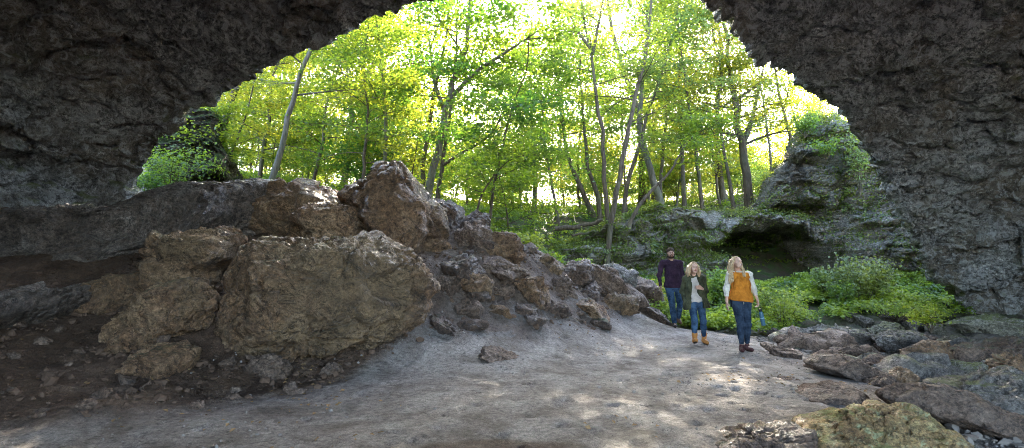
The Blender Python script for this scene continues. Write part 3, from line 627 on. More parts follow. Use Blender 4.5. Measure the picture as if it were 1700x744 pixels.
# ------------------------------------------------------------------ leaves
def leaves(C, N, size, rs, fold=.25):
    """one folded quad per leaf: centres C, normals N"""
    n = len(C); T = rs.normal(size=(n, 3)); T -= (T * N).sum(1)[:, None] * N; T /= np.linalg.norm(T, axis=1)[:, None] + 1e-9
    S = np.cross(N, T); s = np.broadcast_to(size, (n,))[:, None] * rs.uniform(.5, 1.4, (n, 1))
    V = np.stack([C - T * s * .55, C - S * s * .42 + N * s * fold * .5, C + T * s * .6 - N * s * .1, C + S * s * .42 + N * s * fold * .5], 1).reshape(-1, 3)
    F = np.arange(4 * n).reshape(-1, 4); return V, F
def unit(v): return v / (np.linalg.norm(v, axis=-1, keepdims=True) + 1e-9)
def upn(n, rs, j=.45): return unit(np.array([0, 0, 1.0]) + rs.normal(0, j, (n, 3)))
def gen_tree(rs, path, r0, nb=12, L=2.6, t0=.35, up=.35, per=20, size=.1, spr=.30, flat=.28, rtop=.18, sec=5, limbs=(), sides=8, ends=5):
    path = np.asarray(path, float); n = max(16, 3 * len(path)); P = crom(path, n)
    P[1:-1, :2] += rs.normal(0, r0 * .25, (n - 2, 2)); t = np.linspace(0, 1, n); rad = r0 * (1 - t * (1 - rtop)) + r0 * .7 * np.exp(-t * 40)
    wood = Acc(); wood.add(*tube(P, rad, sides)); cents = []
    def at(u): i = u * (n - 1); a = int(i); a = min(a, n - 2); return P[a] + (P[a + 1] - P[a]) * (i - a)
    bases = []
    for i in range(nb):
        u = t0 + (1 - t0) * ((i + rs.rand() * .8) / nb); az = i * 2.4 + rs.uniform(-.5, .5)
        bases.append((at(u), az, L * (1.05 - .6 * (u - t0) / (1 - t0 + 1e-6)) * rs.uniform(.6, 1.15), r0 * (1 - u * (1 - rtop)) * .42, up * rs.uniform(.4, 1.6)))
    for lb in limbs:
        Q = crom(lb, 14); wood.add(*tube(Q, np.linspace(r0 * .62, r0 * .14, 14), 7))
        for j in range(5):
            q = Q[5 + int(j * 8 / 5)]; bases.append((q, rs.uniform(0, 6.28), L * .55 * rs.uniform(.6, 1.1), r0 * .2, up))
    for b, az, ln, r, upx in bases:
        d = unit(np.array([math.cos(az), math.sin(az), upx])); m = 7; s = np.linspace(0, 1, m)
        bend = rs.normal(0, .14, 3) * ln; Q = b + d * (s * ln)[:, None] + bend * (s ** 2)[:, None] + np.array([0, 0, -.12 * ln]) * (s ** 2)[:, None]
        wood.add(*tube(Q, np.maximum(r * (1 - s * .8), .006), 5))
        for k in range(sec):
            f = .25 + .75 * (k + .5) / sec; a = int(f * (m - 1)); q = Q[a] + (Q[min(a + 1, m - 1)] - Q[a]) * (f * (m - 1) - a)
            ang = (1 if k % 2 else -1) * rs.uniform(.5, 1.25); d2 = np.array([d[0] * math.cos(ang) - d[1] * math.sin(ang), d[0] * math.sin(ang) + d[1] * math.cos(ang), d[2] * .5 + rs.uniform(-.15, .25)]); d2 = unit(d2)
            l2 = ln * (.25 + .35 * (1 - f)) * rs.uniform(.7, 1.2) + .15
            s2 = np.linspace(0, 1, 4); Q2 = q + d2 * (s2 * l2)[:, None] + rs.normal(0, .05, 3) * (s2 ** 2)[:, None] * l2
            wood.add(*tube(Q2, np.maximum(r * .35 * (1 - s2 * .8), .004), 4))
            for g in np.linspace(.25, 1.05, ends): cents.append(q + d2 * l2 * g)
        cents.append(Q[-1])
    for g in range(4): cents.append(P[-1] + rs.normal(0, .2, 3))
    C0 = np.array(cents); C0 = C0[rs.rand(len(C0)) < .86]
    k = rs.poisson(per * LEAFK, len(C0)); idx = np.repeat(np.arange(len(C0)), k)
    tilt = unit(np.array([0, 0, 1.0]) + rs.normal(0, .22, (len(C0), 3)))[idx]
    off = rs.normal(0, 1, (len(idx), 3)) * spr; off -= (off * tilt).sum(1)[:, None] * tilt * (1 - flat)
    C = C0[idx] + off; N = unit(tilt + rs.normal(0, .42, (len(C), 3)))
    return wood.get(), leaves(C, N, size, rs)
def tree_obj(name, label, cat, wood, lf, bm, lm, origin, group=None):
    o = bpy.data.objects.new(name, None); COL.objects.link(o); o.location = [float(c) for c in origin]; tag(o, label, cat, group)
    link('trunk', mk_mesh('trunk', wood[0] - origin, wood[1], M[bm]), o)
    link('crown', mk_mesh('crown', lf[0] - origin, lf[1], M[lm], False), o); return o
def ftree(label, D, pts, wpx, seed, leaf='leafA', bm='bark', name='tree', extra=0, D1=None, limbs=(), **kw):
    """a tree read off the photograph: trunk through photo points, bottom first, at distance D (top at D1)"""
    rs = np.random.RandomState(seed); D1 = D1 or D; m = len(pts)
    P = [W(x, y, D + (D1 - D) * i / max(1, m - 1)) for i, (x, y) in enumerate(pts)]
    gz = Gz(P[0][0], P[0][1])
    if P[0][2] > gz - .1: 
        d = P[0] - P[1]; d = d / max(1e-3, abs(d[2])); dr = min(P[0][2] - gz + .25, .7 if pts[0][0] > 1050 else 6); q = P[0] + d * dr; P[0:0] = [np.array([P[0][0] + (q[0] - P[0][0]) * .6, q[1], P[0][2] - dr])]
    if extra: d = unit(P[-1] - P[-2]); P.append(P[-1] + (d * .7 + np.array([0, 0, .5])) * extra)
    lm = [[W(x, y, D + dd) for x, y, dd in l] for l in limbs]
    wood, lf = gen_tree(rs, P, wpx / FPX * D / 2, limbs=lm, **kw)
    return tree_obj(name, label, 'tree', wood, lf, bm, leaf, P[0])
T = ftree
T('thick dark leaning trunk at the far left beside the cave edge', 20, [(350,262),(362,235),(378,185),(394,140),(415,80)], 15, 1, 'leafB', extra=4, nb=12, L=3.2, t0=.45)
T('thin grey sapling trunk between the two leaning trunks on the left', 20, [(374,290),(392,235),(412,180),(425,120)], 5, 2, 'leafB', nb=9, L=2, t0=.3, extra=1)
T('tall leaning pale trunk rising behind the brown boulder on the left', 17, [(452,300),(470,240),(484,170),(512,90),(540,20)], 12, 3, 'leafB', 'barkp', nb=14, L=2.8, t0=.35, extra=3)
T('straight slim trunk standing just above the peaked boulder', 19, [(640,282),(640,215),(638,150),(630,90),(622,20)], 9, 4, 'leafA', 'barkp', nb=20, L=2.9, t0=.25, extra=2, per=26)
T('big forked grey trunk right of the peaked boulder', 17.5, [(708,318),(724,268),(738,205),(748,150),(770,95),(778,30)], 15, 5, 'leafA', 'barkp', nb=16, L=3.0, t0=.45, extra=3, limbs=[[(746,165,0),(790,120,-.5),(850,80,-1),(895,50,-1.2)],[(740,190,0),(720,130,.5),(712,60,1)]])
T('dark slim trunk just left of the big forked trunk', 18.5, [(702,310),(706,250),(716,170),(735,90)], 9, 6, 'leafA', nb=12, L=2.6, t0=.4, extra=4)
T('dark trunk crossing right behind the big forked trunk', 17, [(727,332),(733,280),(740,235),(748,180),(755,120)], 9, 7, 'leafC', nb=10, L=2.6, t0=.5, extra=2, limbs=[[(733,276,0),(765,255,-.4),(800,235,-.8),(824,210,-1),(838,172,-1.2),(850,160,-1.3)]])
T('thin arching sapling bending right at the end of the boulder pile', 15.8, [(783,378),(800,325),(825,285),(855,262),(890,256)], 5, 8, 'leafA', nb=12, L=1.7, t0=.35, per=16, size=.09)
T('leaning stump like trunk on the bank left of the trunk cluster', 25.5, [(985,362),(975,335),(958,295),(940,250),(930,180)], 9, 9, 'leafD', extra=3, nb=12, L=2.8, t0=.45)
T('tallest slim trunk with a fork reaching into the open sky', 22, [(1008,358),(1004,300),(1000,220),(988,150),(982,90),(968,30)], 10, 10, 'leafD', nb=12, L=2.1, t0=.55, extra=3, limbs=[[(984,90,0),(992,50,0),(1000,5,0),(1004,-30,0)],[(980,80,0),(955,45,0),(940,0,0)]], per=15)
T('dark trunk leaning right in the middle of the cluster', 21.5, [(1016,360),(1030,290),(1042,220),(1056,150),(1072,90),(1080,20)], 11, 11, 'leafA', nb=14, L=2.6, t0=.45, extra=3)
T('second dark trunk leaning right beside the cluster middle', 23.5, [(1034,358),(1044,300),(1060,240),(1085,160),(1110,90)], 9, 12, 'leafD', nb=12, L=2.4, t0=.4, extra=3)
T('short dark trunk at the left foot of the cluster', 25, [(996,358),(990,320),(978,290),(972,240)], 9, 13, 'leafA', nb=10, L=2.2, t0=.5, extra=4)
T('pale grey trunk leaning left behind the curved trunk', 24, [(1096,340),(1085,290),(1066,230),(1062,180),(1070,110)], 13, 14, 'leafD', 'barkp', nb=14, L=2.8, t0=.45, extra=4)
T('dark curved trunk arching far to the right above the bluff', 21.5, [(1056,350),(1080,318),(1110,288),(1130,255),(1150,228),(1175,213),(1186,222)], 7, 15, 'leafA', nb=10, L=1.7, t0=.55)
T('thin upright trunk right of the curved trunk', 26, [(1136,340),(1134,270),(1130,190),(1128,100)], 8, 16, 'leafB', nb=16, L=2.6, t0=.3, extra=3)
T('thin dark trunk seen between curved trunk and cluster', 27, [(1096,300),(1102,240),(1106,170),(1104,90)], 6, 17, 'leafA', nb=14, L=2.4, t0=.3, extra=3)
T('thick forked trunk standing behind the right bluff', 25, [(1245,342),(1238,290),(1232,245),(1226,215),(1215,150)], 17, 18, 'leafB', nb=16, L=3.2, t0=.3, extra=4, limbs=[[(1232,240,0),(1243,215,0),(1255,170,0),(1268,110,0)]])
T('thin bare trunk right of the thick forked trunk', 25, [(1284,310),(1279,265),(1274,215),(1262,140)], 5, 19, 'leafB', 'barkp', nb=14, L=2.4, t0=.45, extra=3)
T('slim trunk just left of the right hand crag top', 25, [(1318,262),(1308,215),(1296,165),(1285,110)], 7, 20, 'leafB', nb=14, L=2.6, t0=.25, extra=2)
T('slim grey trunk far back over the green bank', 30, [(886,352),(887,310),(886,270),(884,200)], 9, 21, 'leafB', 'barkp', nb=16, L=3, t0=.3, extra=4)
T('thin trunk at the left end of the green bank', 28, [(862,345),(865,300),(868,240),(860,170)], 5, 22, 'leafA', nb=14, L=2.6, t0=.25, extra=3)
T('leafy maple hanging dark sprays over the middle of the view', 16.5, [(812,372),(822,300),(838,230),(850,180),(872,120),(880,60)], 6, 23, 'leafC', nb=24, L=2.3, t0=.25, per=26, size=.09, extra=1)
T('maple with deep green layered sprays right of the cave lip', 18, [(604,300),(606,240),(610,180),(604,110),(610,50)], 7, 24, 'leafC', nb=22, L=2.5, t0=.2, per=26, size=.09, extra=1)
T('leafy tree filling the upper right beside the rock lip', 24.5, [(1216,330),(1205,260),(1190,190),(1196,110),(1180,40)], 7, 25, 'leafB', nb=26, L=2.7, t0=.3, per=26, size=.09, extra=1.5)
T('tree with pale blue green crown behind the curved trunk', 24, [(1165,342),(1160,290),(1150,220),(1140,150),(1130,80)], 7, 26, 'leafD', nb=24, L=3, t0=.3, per=24, extra=2)
T('yellow green tree behind the tall leaning pale trunk', 22, [(520,300),(535,240),(540,180),(560,120),(575,60)], 7, 27, 'leafB', nb=24, L=3, t0=.15, per=24, extra=2)
T('tree with thin stem left of the cluster over the bank', 24, [(925,358),(915,300),(905,240),(900,180),(890,120)], 6, 28, 'leafA', nb=22, L=2.8, t0=.3, per=22, extra=1)
T('young tree with low spreading sprays above the bank', 21, [(842,362),(838,330),(830,300),(826,260)], 4, 29, 'leafA', nb=16, L=2.2, t0=.2, per=22)
T('tree behind the left outcrop with a yellow crown', 23, [(430,320),(436,260),(446,200),(450,140),(470,80)], 8, 30, 'leafB', nb=22, L=3, t0=.2, per=24, extra=2)
# ---- the wood behind: copies of a few grown trees and saplings
def proto(seed, kind):
    rs = np.random.RandomState(seed)
    if kind == 'tall': H = 15; path = [(0,0,-.3),(rs.normal(0,.2),rs.normal(0,.2),4),(rs.normal(0,.5),rs.normal(0,.5),9),(rs.normal(0,.9),rs.normal(0,.9),H)]; kw = dict(r0=.15, nb=26, L=3.6, t0=.25, per=20, size=.14, spr=.45)
    elif kind == 'mid': path = [(0,0,-.3),(rs.normal(0,.2),0,2.5),(rs.normal(0,.5),rs.normal(0,.4),8)]; kw = dict(r0=.07, nb=22, L=2.6, t0=.18, per=18, size=.115, spr=.38)
    else: path = [(0,0,-.2),(rs.normal(0,.15),0,1.4),(rs.normal(0,.4),rs.normal(0,.3),3.4)]; kw = dict(r0=.03, nb=14, L=1.5, t0=.12, per=16, size=.10, spr=.26)
    r0 = kw.pop('r0'); return gen_tree(rs, path, r0, sides=6, ends=4, **kw)
KN = {'tall': ('forest_tree', 'slender forest tree deep in the wood', 'tree', 'trees of the wood behind'),
      'mid': ('young_tree', 'young leafy tree deep in the wood', 'tree', 'young trees of the wood behind'),
      'low': ('sapling', 'low sapling with bright leaves on the wooded bank', 'sapling', 'saplings on the wooded bank')}
rs = np.random.RandomState(77)
def spread(kind, mats, n, yr, xf, seed):
    pm = []
    for i, (lm, bm) in enumerate(mats):
        wd, lf = proto(seed + i, kind); pm.append((mk_mesh('trunk', wd[0], wd[1], M[bm]), mk_mesh('crown', lf[0], lf[1], M[lm], False)))
    nm, lb, ct, gp = KN[kind]; done = 0
    for j in range(n * 8):
        if done >= n: break
        y = yr[0] + (yr[1] - yr[0]) * rs.rand() ** 1.15; px = rs.uniform(*xf); x = (px - CX) / FPX * y
        if kind == 'low' and 905 < px < 1500 and y < 31: continue
        if px > 1150 and y < 30: continue
        z = Gz(x, y)
        if z < 2.4: continue
        tm, cm = pm[rs.randint(len(pm))]; s = rs.uniform(.75, 1.3); a = rs.uniform(0, 6.28)
        r = bpy.data.objects.new(nm, None); COL.objects.link(r); r.location = (x, y, z); r.rotation_euler = (rs.normal(0, .05), rs.normal(0, .05), a); r.scale = (s, s, s * rs.uniform(.85, 1.15)); tag(r, lb, ct, gp)
        link('trunk', tm, r); link('crown', cm, r); done += 1
spread('tall', [('leafA','bark'),('leafB','bark'),('leafD','barkp'),('leafB','barkp'),('leafA','bark')], 30, (27, 75), (250, 1420), 500)
spread('mid', [('leafA','bark'),('leafB','bark'),('leafC','bark'),('leafB','barkp')], 36, (23, 55), (280, 1400), 520)
spread('low', [('leafB','bark'),('leafA','bark'),('leafC','bark')], 44, (18, 40), (330, 1330), 540)
spread('low', [('leafB','bark'),('leafD','bark')], 34, (31, 48), (930, 1330), 560)
spread('low', [('leafB','bark'),('leafA','bark')], 60, (42, 85), (380, 1250), 580)
# ------------------------------------------------------------------ plants and ivy
def plants(n, pos, h, rad, per, size, rs):
    C, N = [], []
    for i in range(n):
        k = rs.poisson(per); a = rs.uniform(0, 6.28, k); rr = np.sqrt(rs.rand(k)) * rad[i]; hh = h[i] * (1 - .45 * (rr / rad[i]) ** 2) * rs.uniform(.55, 1.05, k)
        C.append(np.stack([pos[i, 0] + rr * np.cos(a), pos[i, 1] + rr * np.sin(a), pos[i, 2] + hh], 1)); N.append(unit(np.stack([np.cos(a) * .35, np.sin(a) * .35, np.ones(k)], 1) + rs.normal(0, .4, (k, 3))))
    return leaves(np.concatenate(C), np.concatenate(N), size, rs)
rs = np.random.RandomState(31)
n = 1150; px = rs.uniform(1045, 1600, n); y = rs.uniform(14.6, 21.5, n); x = (px - CX) / FPX * y; z = G(x, y)
ok = (x > np.interp(y, [14, 15.5, 22], [4.3, 3.2, 3.5])) & (y > np.interp(px, [1045, 1250, 1330, 1450, 1600], [14.6, 14.8, 16.0, 16.8, 16.2]))
# clumps and gaps in the bed
cl = pn(np.stack([x * .6, y * .6, x * 0], 1), 400); ok &= cl > -.16
x, y, z, cl = x[ok], y[ok], z[ok], cl[ok]
hgt = np.clip(.6 + .6 * cl, .3, 1.1) * np.interp(y, [15, 18, 21.5], [.8, .8, .6]); V, F = plants(len(x), np.stack([x, y, z], 1), hgt, rs.uniform(.25, .5, len(x)), 110, .085, rs)
tag(link('undergrowth', mk_mesh('undergrowth', V, F, [M['under'], M['leafA'], M['ivy']], False, midx=np.digitize(pn(V[::4] * 1.1, 440) + .35 * pn(V[::4] * 6, 441), [.12, .42]))), 'bright green leafy undergrowth filling the hollow behind the walkers', kind='stuff')
def leafy(label, px, py, D, w, h, lm, seed, per=900, size=.07, name='shrub', cat='shrub'):
    rs = np.random.RandomState(seed); c = W(px, py, D); o = bpy.data.objects.new(name, None); COL.objects.link(o); o.location = c.tolist(); tag(o, label, cat)
    st = Acc(); cs = []
    for i in range(12):
        a = rs.uniform(0, 6.28); e = np.array([math.cos(a) * w * .5 * rs.uniform(.3, 1), math.sin(a) * w * .4, h * rs.uniform(.45, 1)])
        Q = crom([(0, 0, -.1), e * .5 + rs.normal(0, .05, 3), e], 6); st.add(*tube(Q, np.linspace(.012, .004, 6), 5)); cs += [Q[3], Q[4], Q[5], Q[5]]
    cs = np.array(cs); idx = rs.randint(len(cs), size=per); C = cs[idx] + rs.normal(0, 1, (per, 3)) * np.array([w * .13, w * .12, h * .11]); N = unit(np.array([0, -.3, 1]) + rs.normal(0, .5, (per, 3)))
    link('stem', mk_mesh('stem', *st.get(), M['bark']), o); V, F = leaves(C, N, size, rs); link('foliage', mk_mesh('foliage', V, F, M[lm], False), o)
leafy('large rounded grey green shrub before the right bluff', 1437, 507, 17.6, 1.5, 1.35, 'ivy', 1, 3200, .08)
leafy('smaller dark green shrub left of the large rounded shrub', 1374, 492, 18.5, 1.0, .9, 'ivy', 2, 1700, .08)
leafy('bright green shrub at the foot of the right rock wall', 1545, 545, 13.5, .8, .5, 'under', 3, 800, .06)
leafy('bright fern clump beside the long dark slab left of the man', 1075, 520, 15.6, 1.1, .75, 'under', 4, 1400, .07)
leafy('yellow green plant on the ridge under the black boulder', 872, 425, 13.6, .9, .5, 'under', 5, 1100, .07)
leafy('small bright plant on the ridge left of the pale slab', 970, 446, 14.2, .4, .25, 'under', 6, 300, .06)
leafy('bright ferns on the outcrop beside the left cave edge', 285, 320, 16.4, 1.7, 1.3, 'leafA', 7, 1500, .075, 'fern', 'fern')
leafy('green ferns under the left cave edge close to the wall', 240, 325, 15.6, 1.0, .6, 'leafA', 8, 600, .075, 'fern', 'fern')
leafy('low bright plants in front of the creek rocks', 1490, 528, 16.0, 1.6, .45, 'under', 9, 1300, .06)
leafy('thin leafed plant hanging from the right crag top', 1372, 262, 20.8, 1.0, .7, 'leafA', 10, 450, .09)
leafy('blue green shrub draped down the right bluff beside the cave wall', 1428, 320, 20.4, .8, 1.9, 'ivy', 12, 600, .085)
leafy('dark shrub growing on the left shoulder of the crag', 1336, 225, 21.6, 1.0, .8, 'leafA', 13, 900, .085)
leafy('low shrub in front of the bluff between the two rounded shrubs', 1400, 505, 17.2, .9, .6, 'leafA', 14, 1100, .07)
leafy('tall bright plants standing out of the undergrowth beside the woman in orange', 1300, 540, 15.6, 1.3, .95, 'under', 15, 1300, .08)
leafy('broad leafed plants at the back of the undergrowth below the hollow', 1215, 500, 18.5, 1.6, .9, 'under', 16, 1500, .10)
leafy('tiny bright seedling on a creek rock', 1458, 622, 8.6, .12, .10, 'under', 11, 60, .03, 'seedling', 'seedling')
# ivy and moss cover on the bluff face, outcrop and hill
def cover(Q, F, dens, maskf, size, rs, off=.05, droop=.25):
    A, Bq, Cq = Q[F[:, 0]], Q[F[:, 1]], Q[F[:, 3]]; nn = np.cross(Bq - A, Cq - A); ar = np.linalg.norm(nn, axis=1); nn = nn / (ar[:, None] + 1e-9)
    c = (A + Q[F[:, 2]]) / 2; nn[(nn[:, 1] > 0) & (nn[:, 2] < .3)] *= -1; nn[nn[:, 2] < -.3] *= -1
    k = rs.poisson(np.clip(ar * dens * maskf(c, nn), 0, 30)); idx = np.repeat(np.arange(len(c)), k)
    C = c[idx] + rs.normal(0, 1, (len(idx), 3)) * .06 + nn[idx] * np.abs(rs.normal(0, off, (len(idx), 1))); N = unit(nn[idx] + np.array([0, 0, droop]) + rs.normal(0, .5, (len(idx), 3)))
    return leaves(C, N, size, rs)
def px_of(c): return CX + FPX * c[:, 0] / c[:, 1]
def bm_mask(c, nn):
    p = px_of(c); m = sstep(-.1, .25, pn(c * .55, 410) + .55 * pn(c * 1.9, 411) + .15)
    left = sstep(1190, 1110, p) * 1.6 * sstep(-.3, .1, pn(c * .55, 410) + .55 * pn(c * 1.9, 411) + .15); top = sstep(.25, .7, nn[:, 2]) * m
    mid = np.exp(-((p - 1420) / 42) ** 2) * sstep(1.8, 2.6, c[:, 2]) * .5 * sstep(-.2, .1, pn(c * .7, 412))
    crag = sstep(.1, .35, pn(c * .8, 413)) * sstep(5.6, 7, c[:, 2]) * .5
    return np.clip(left + top + mid + crag, 0, 1.3) * (c[:, 1] < 30)
V, F = cover(BQ, BF, 380, bm_mask, .075, np.random.RandomState(4), .09)
tag(link('ivy', mk_mesh('ivy', V, F, M['ivy'], False)), 'ivy and small plants covering the bluff', kind='stuff')
V, F = cover(OQ, OF, 200, lambda c, nn: sstep(.05, .3, pn(c * .8, 420) + .0) * .7, .07, np.random.RandomState(5), .08)
tag(link('moss_plants', mk_mesh('moss_plants', V, F, M['leafA'], False)), 'small plants growing on the left outcrop', kind='stuff')
rs = np.random.RandomState(6); n = 5200; yy = 16 + 34 * rs.rand(n) ** 1.6; xx = (rs.uniform(300, 1480, n) - CX) / FPX * yy; zz = G(xx, yy)
ok = (pn(np.stack([xx * .5, yy * .5, xx * 0], 1), 430) > -.25) & (zz > 1.4); xx, yy, zz = xx[ok], yy[ok], zz[ok]
V, F = plants(len(xx), np.stack([xx, yy, zz], 1), rs.uniform(.08, .4, len(xx)), rs.uniform(.25, .7, len(xx)), 34, .10, rs)
tag(link('ground_cover', mk_mesh('ground_cover', V, F, M['leafA'], False)), 'low leafy ground cover on the wooded slope', kind='stuff')
for lb, pts, D, r in (('long dark fallen log running up the green bank', [(920,380),(960,376),(1000,366)], 22.5, .11), ('pale fallen branch on the bank below the dark log', [(948,392),(975,386),(1006,380)], 21.6, .05), ('short mossy log on the upper green bank', [(868,362),(905,354),(940,352)], 27, .10)):
    Pp = np.array([W(a, b, D) for a, b in pts]); g = G(Pp[:, 0], Pp[:, 1]); Pp[:, 2] = np.maximum(g + r * .8, Pp[:, 2] - 0)
    Pp = crom(Pp, 14); tag(link('fallen_log', mk_mesh('fallen_log', *tube(Pp + np.random.RandomState(3).normal(0, .02, Pp.shape), np.linspace(r, r * .7, 14), 9), M['bark'])), lb, 'log')

rs = np.random.RandomState(12); kc = np.stack([rs.uniform(-4.5, 5.0, 26), 4.2 + 8 * rs.rand(26)], 1); kk = rs.randint(26, size=330); xx = kc[kk, 0] + rs.normal(0, .35, 330); yy = np.maximum(3.8, kc[kk, 1] + rs.normal(0, .2, 330))
xx = np.concatenate([xx, rs.uniform(-7, -2, 120)]); yy = np.concatenate([yy, rs.uniform(5.2, 8.5, 120)]); C = np.stack([xx, yy, G(xx, yy) + .012], 1); V, F = leaves(C, upn(len(C), rs, .3), .045, rs)
tag(link('fallen_leaves', mk_mesh('fallen_leaves', V, F, plain('dry_leaf', (.30, .19, .09), .8, 3, .5, 0, local=False), False)), 'scattered dry fallen leaves on the path and mud', kind='stuff')
# ------------------------------------------------------------------ people: implicit surfaces, one continuous mesh each
class Vol:
    def __init__(s, lo, hi, h):
        s.lo = np.array(lo, float); s.h = h; s.n = (np.ceil((np.array(hi) - s.lo) / h)).astype(int) + 1; s.F = np.full(s.n, 9.0, np.float32)
    def _sl(s, lo, hi):
        a = np.maximum(0, np.floor((lo - s.lo) / s.h).astype(int)); b = np.minimum(s.n, np.ceil((hi - s.lo) / s.h).astype(int) + 1)
        if (b <= a).any(): return None, None
        ax = [s.lo[i] + s.h * np.arange(a[i], b[i]) for i in range(3)]
        return tuple(slice(a[i], b[i]) for i in range(3)), np.stack(np.meshgrid(*ax, indexing='ij'), -1)
    def _un(s, sl, d, k):
        f = s.F[sl]
        if k > 0: hh = np.maximum(k - np.abs(f - d), 0) / k; s.F[sl] = np.minimum(f, d) - hh * hh * k * .25
        else: s.F[sl] = np.minimum(f, d)
    def cap(s, a, b, ra, rb=None, k=.02, sq=(1, 1, 1)):
        a = np.array(a, float); b = np.array(b, float); rb = ra if rb is None else rb; r = max(ra, rb) * max(sq) + k + 3 * s.h
        sl, P = s._sl(np.minimum(a, b) - r, np.maximum(a, b) + r)
        if sl is None: return s
        q = np.array(sq); P = P / q; a = a / q; b = b / q; ba = b - a; t = np.clip(((P - a) @ ba) / max(ba @ ba, 1e-9), 0, 1)
        s._un(sl, (np.linalg.norm(P - a - t[..., None] * ba, axis=-1) - (ra + (rb - ra) * t)) * min(sq), k); return s
    def chain(s, pts, rad, k=.02, sq=(1, 1, 1)):
        for i in range(len(pts) - 1): s.cap(pts[i], pts[i + 1], rad[i], rad[i + 1], k, sq)
        return s
    def ell(s, c, r, k=.02, sub=False, M3=None):
        c = np.array(c, float); r = np.array(r, float); m = r.max() + k + 3 * s.h; sl, P = s._sl(c - m, c + m)
        if sl is None: return s
        P = P - c
        if M3 is not None: P = P @ M3
        d = (np.linalg.norm(P / r, axis=-1) - 1) * r.min()
        if sub: f = s.F[sl]; s.F[sl] = np.maximum(f, -d)
        else: s._un(sl, d, k)
        return s
    def _all(s): return s._sl(s.lo, s.lo + s.h * (s.n - 1))
    def cut(s, p, n, warp=0, ws=14):
        """keep the side n points away from"""
        sl, P = s._all(); n = np.array(n, float); n /= np.linalg.norm(n); d = (P - np.array(p)) @ n
        if warp: d = d + warp * pn(P.reshape(-1, 3) * ws, 7).reshape(d.shape)
        s.F = np.maximum(s.F, d.astype(np.float32)); return s
    def noise(s, amp, sc, seed=0, ridged=False):
        m = np.abs(s.F) < .06; idx = np.argwhere(m); P = s.lo + idx * s.h; s.F[m] += (amp * fbm(P * np.array(sc), 2, seed, .5, ridged)).astype(np.float32); return s
    def mesh(s):
        F = s.F; sgn = F < 0; nx, ny, nz = F.shape
        c = np.zeros((nx - 1, ny - 1, nz - 1), np.int8)
        for dx in (0, 1):
            for dy in (0, 1):
                for dz in (0, 1): c += sgn[dx:nx - 1 + dx, dy:ny - 1 + dy, dz:nz - 1 + dz]
        act = (c > 0) & (c < 8); ids = np.full(act.shape, -1, np.int64); cells = np.argwhere(act); ids[act] = np.arange(len(cells))
        acc = np.zeros((len(cells), 3)); cnt = np.zeros(len(cells)); cs = [np.array((x, y, z)) for x in (0, 1) for y in (0, 1) for z in (0, 1)]
        for a in range(8):
            for ax in range(3):
                if cs[a][ax]: continue
                b = cs[a].copy(); b[ax] = 1; A = cells + cs[a]; B_ = cells + b
                fa = F[A[:, 0], A[:, 1], A[:, 2]]; fb = F[B_[:, 0], B_[:, 1], B_[:, 2]]; m = (fa < 0) != (fb < 0)
                t = np.clip(fa / (fa - fb + 1e-12), 0, 1); p = cs[a] + np.eye(3)[ax] * t[:, None]; acc[m] += p[m]; cnt[m] += 1
        V = s.lo + (cells + acc / np.maximum(cnt, 1)[:, None]) * s.h; quads = []
        for ax in range(3):
            u, v = [(1, 2), (2, 0), (0, 1)][ax]
            sl0 = [slice(None)] * 3; sl1 = [slice(None)] * 3; sl0[ax] = slice(0, -1); sl1[ax] = slice(1, None)
            e = sgn[tuple(sl0)] != sgn[tuple(sl1)]; E = np.argwhere(e); E = E[(E[:, u] > 0) & (E[:, v] > 0) & (E[:, u] < F.shape[u] - 1) & (E[:, v] < F.shape[v] - 1)]
            def cid(du, dv):
                q = E.copy(); q[:, u] -= du; q[:, v] -= dv; return ids[q[:, 0], q[:, 1], q[:, 2]]
            Q = np.stack([cid(1, 1), cid(0, 1), cid(0, 0), cid(1, 0)], 1); fl = sgn[E[:, 0], E[:, 1], E[:, 2]]
            Q[~fl] = Q[~fl][:, ::-1]; quads.append(Q[(Q >= 0).all(1)])
        return V, np.concatenate(quads)
def smoothV(V, Q, it=2):
    for _ in range(it):
        S = np.zeros_like(V); c = np.zeros(len(V))
        for a in range(4):
            for b in ((a + 1) % 4, (a - 1) % 4): np.add.at(S, Q[:, a], V[Q[:, b]]); np.add.at(c, Q[:, a], 1)
        V = .5 * V + .5 * S / np.maximum(c, 1)[:, None]
    return V
def vobj(name, vol, mat, parent, label=None, it=1):
    V, Q = vol.mesh(); V = smoothV(V, Q, it); o = link(name, mk_mesh(name, V, Q, mat), parent)
    if label: o['label'] = label
    return o
def hand(V, wr, d, side, thumb, r=.0085, curl=.5, palmn=(0, 1, 0)):
    """palm from wrist along d; fingers spread along side; they curl towards palmn; thumb leaves along +thumb*side"""
    d = unit(np.array(d, float)); pnm = np.array(palmn, float); side = np.array(side, float); side = unit(side - d * (side @ d)); pnm = unit(np.cross(d, side)) * (1 if np.cross(d, side) @ pnm > 0 else -1)
    w = np.array(wr, float); kn = w + d * .082
    for o in (-.026, -.009, .009, .026): V.cap(w + side * o * .6 + d * .015, kn + side * o, .014, .012, .012)
    for i, (o, l) in enumerate(zip((-.030, -.010, .011, .030), (.066, .078, .072, .056))):
        if thumb < 0: o = -o
        p = kn + side * o; dd = d.copy()
        for s_, f in enumerate((.45, .32, .23)):
            a = curl * (.5 if s_ == 0 else 1.0); dd = unit(dd * math.cos(a) + pnm * math.sin(a)); q = p + dd * l * f; V.cap(p, q, r * (1 - .08 * s_), r * (.94 - .08 * s_), .003); p = q
    tb = w + d * .025 - side * thumb * .026; t1 = tb + unit(-side * thumb + d * .9 + pnm * .5) * .036; t2 = t1 + unit(d + pnm * .7 - side * thumb * .15) * .030
    V.cap(tb, t1, .0125, .011, .008); V.cap(t1, t2, .0105, .008, .003)
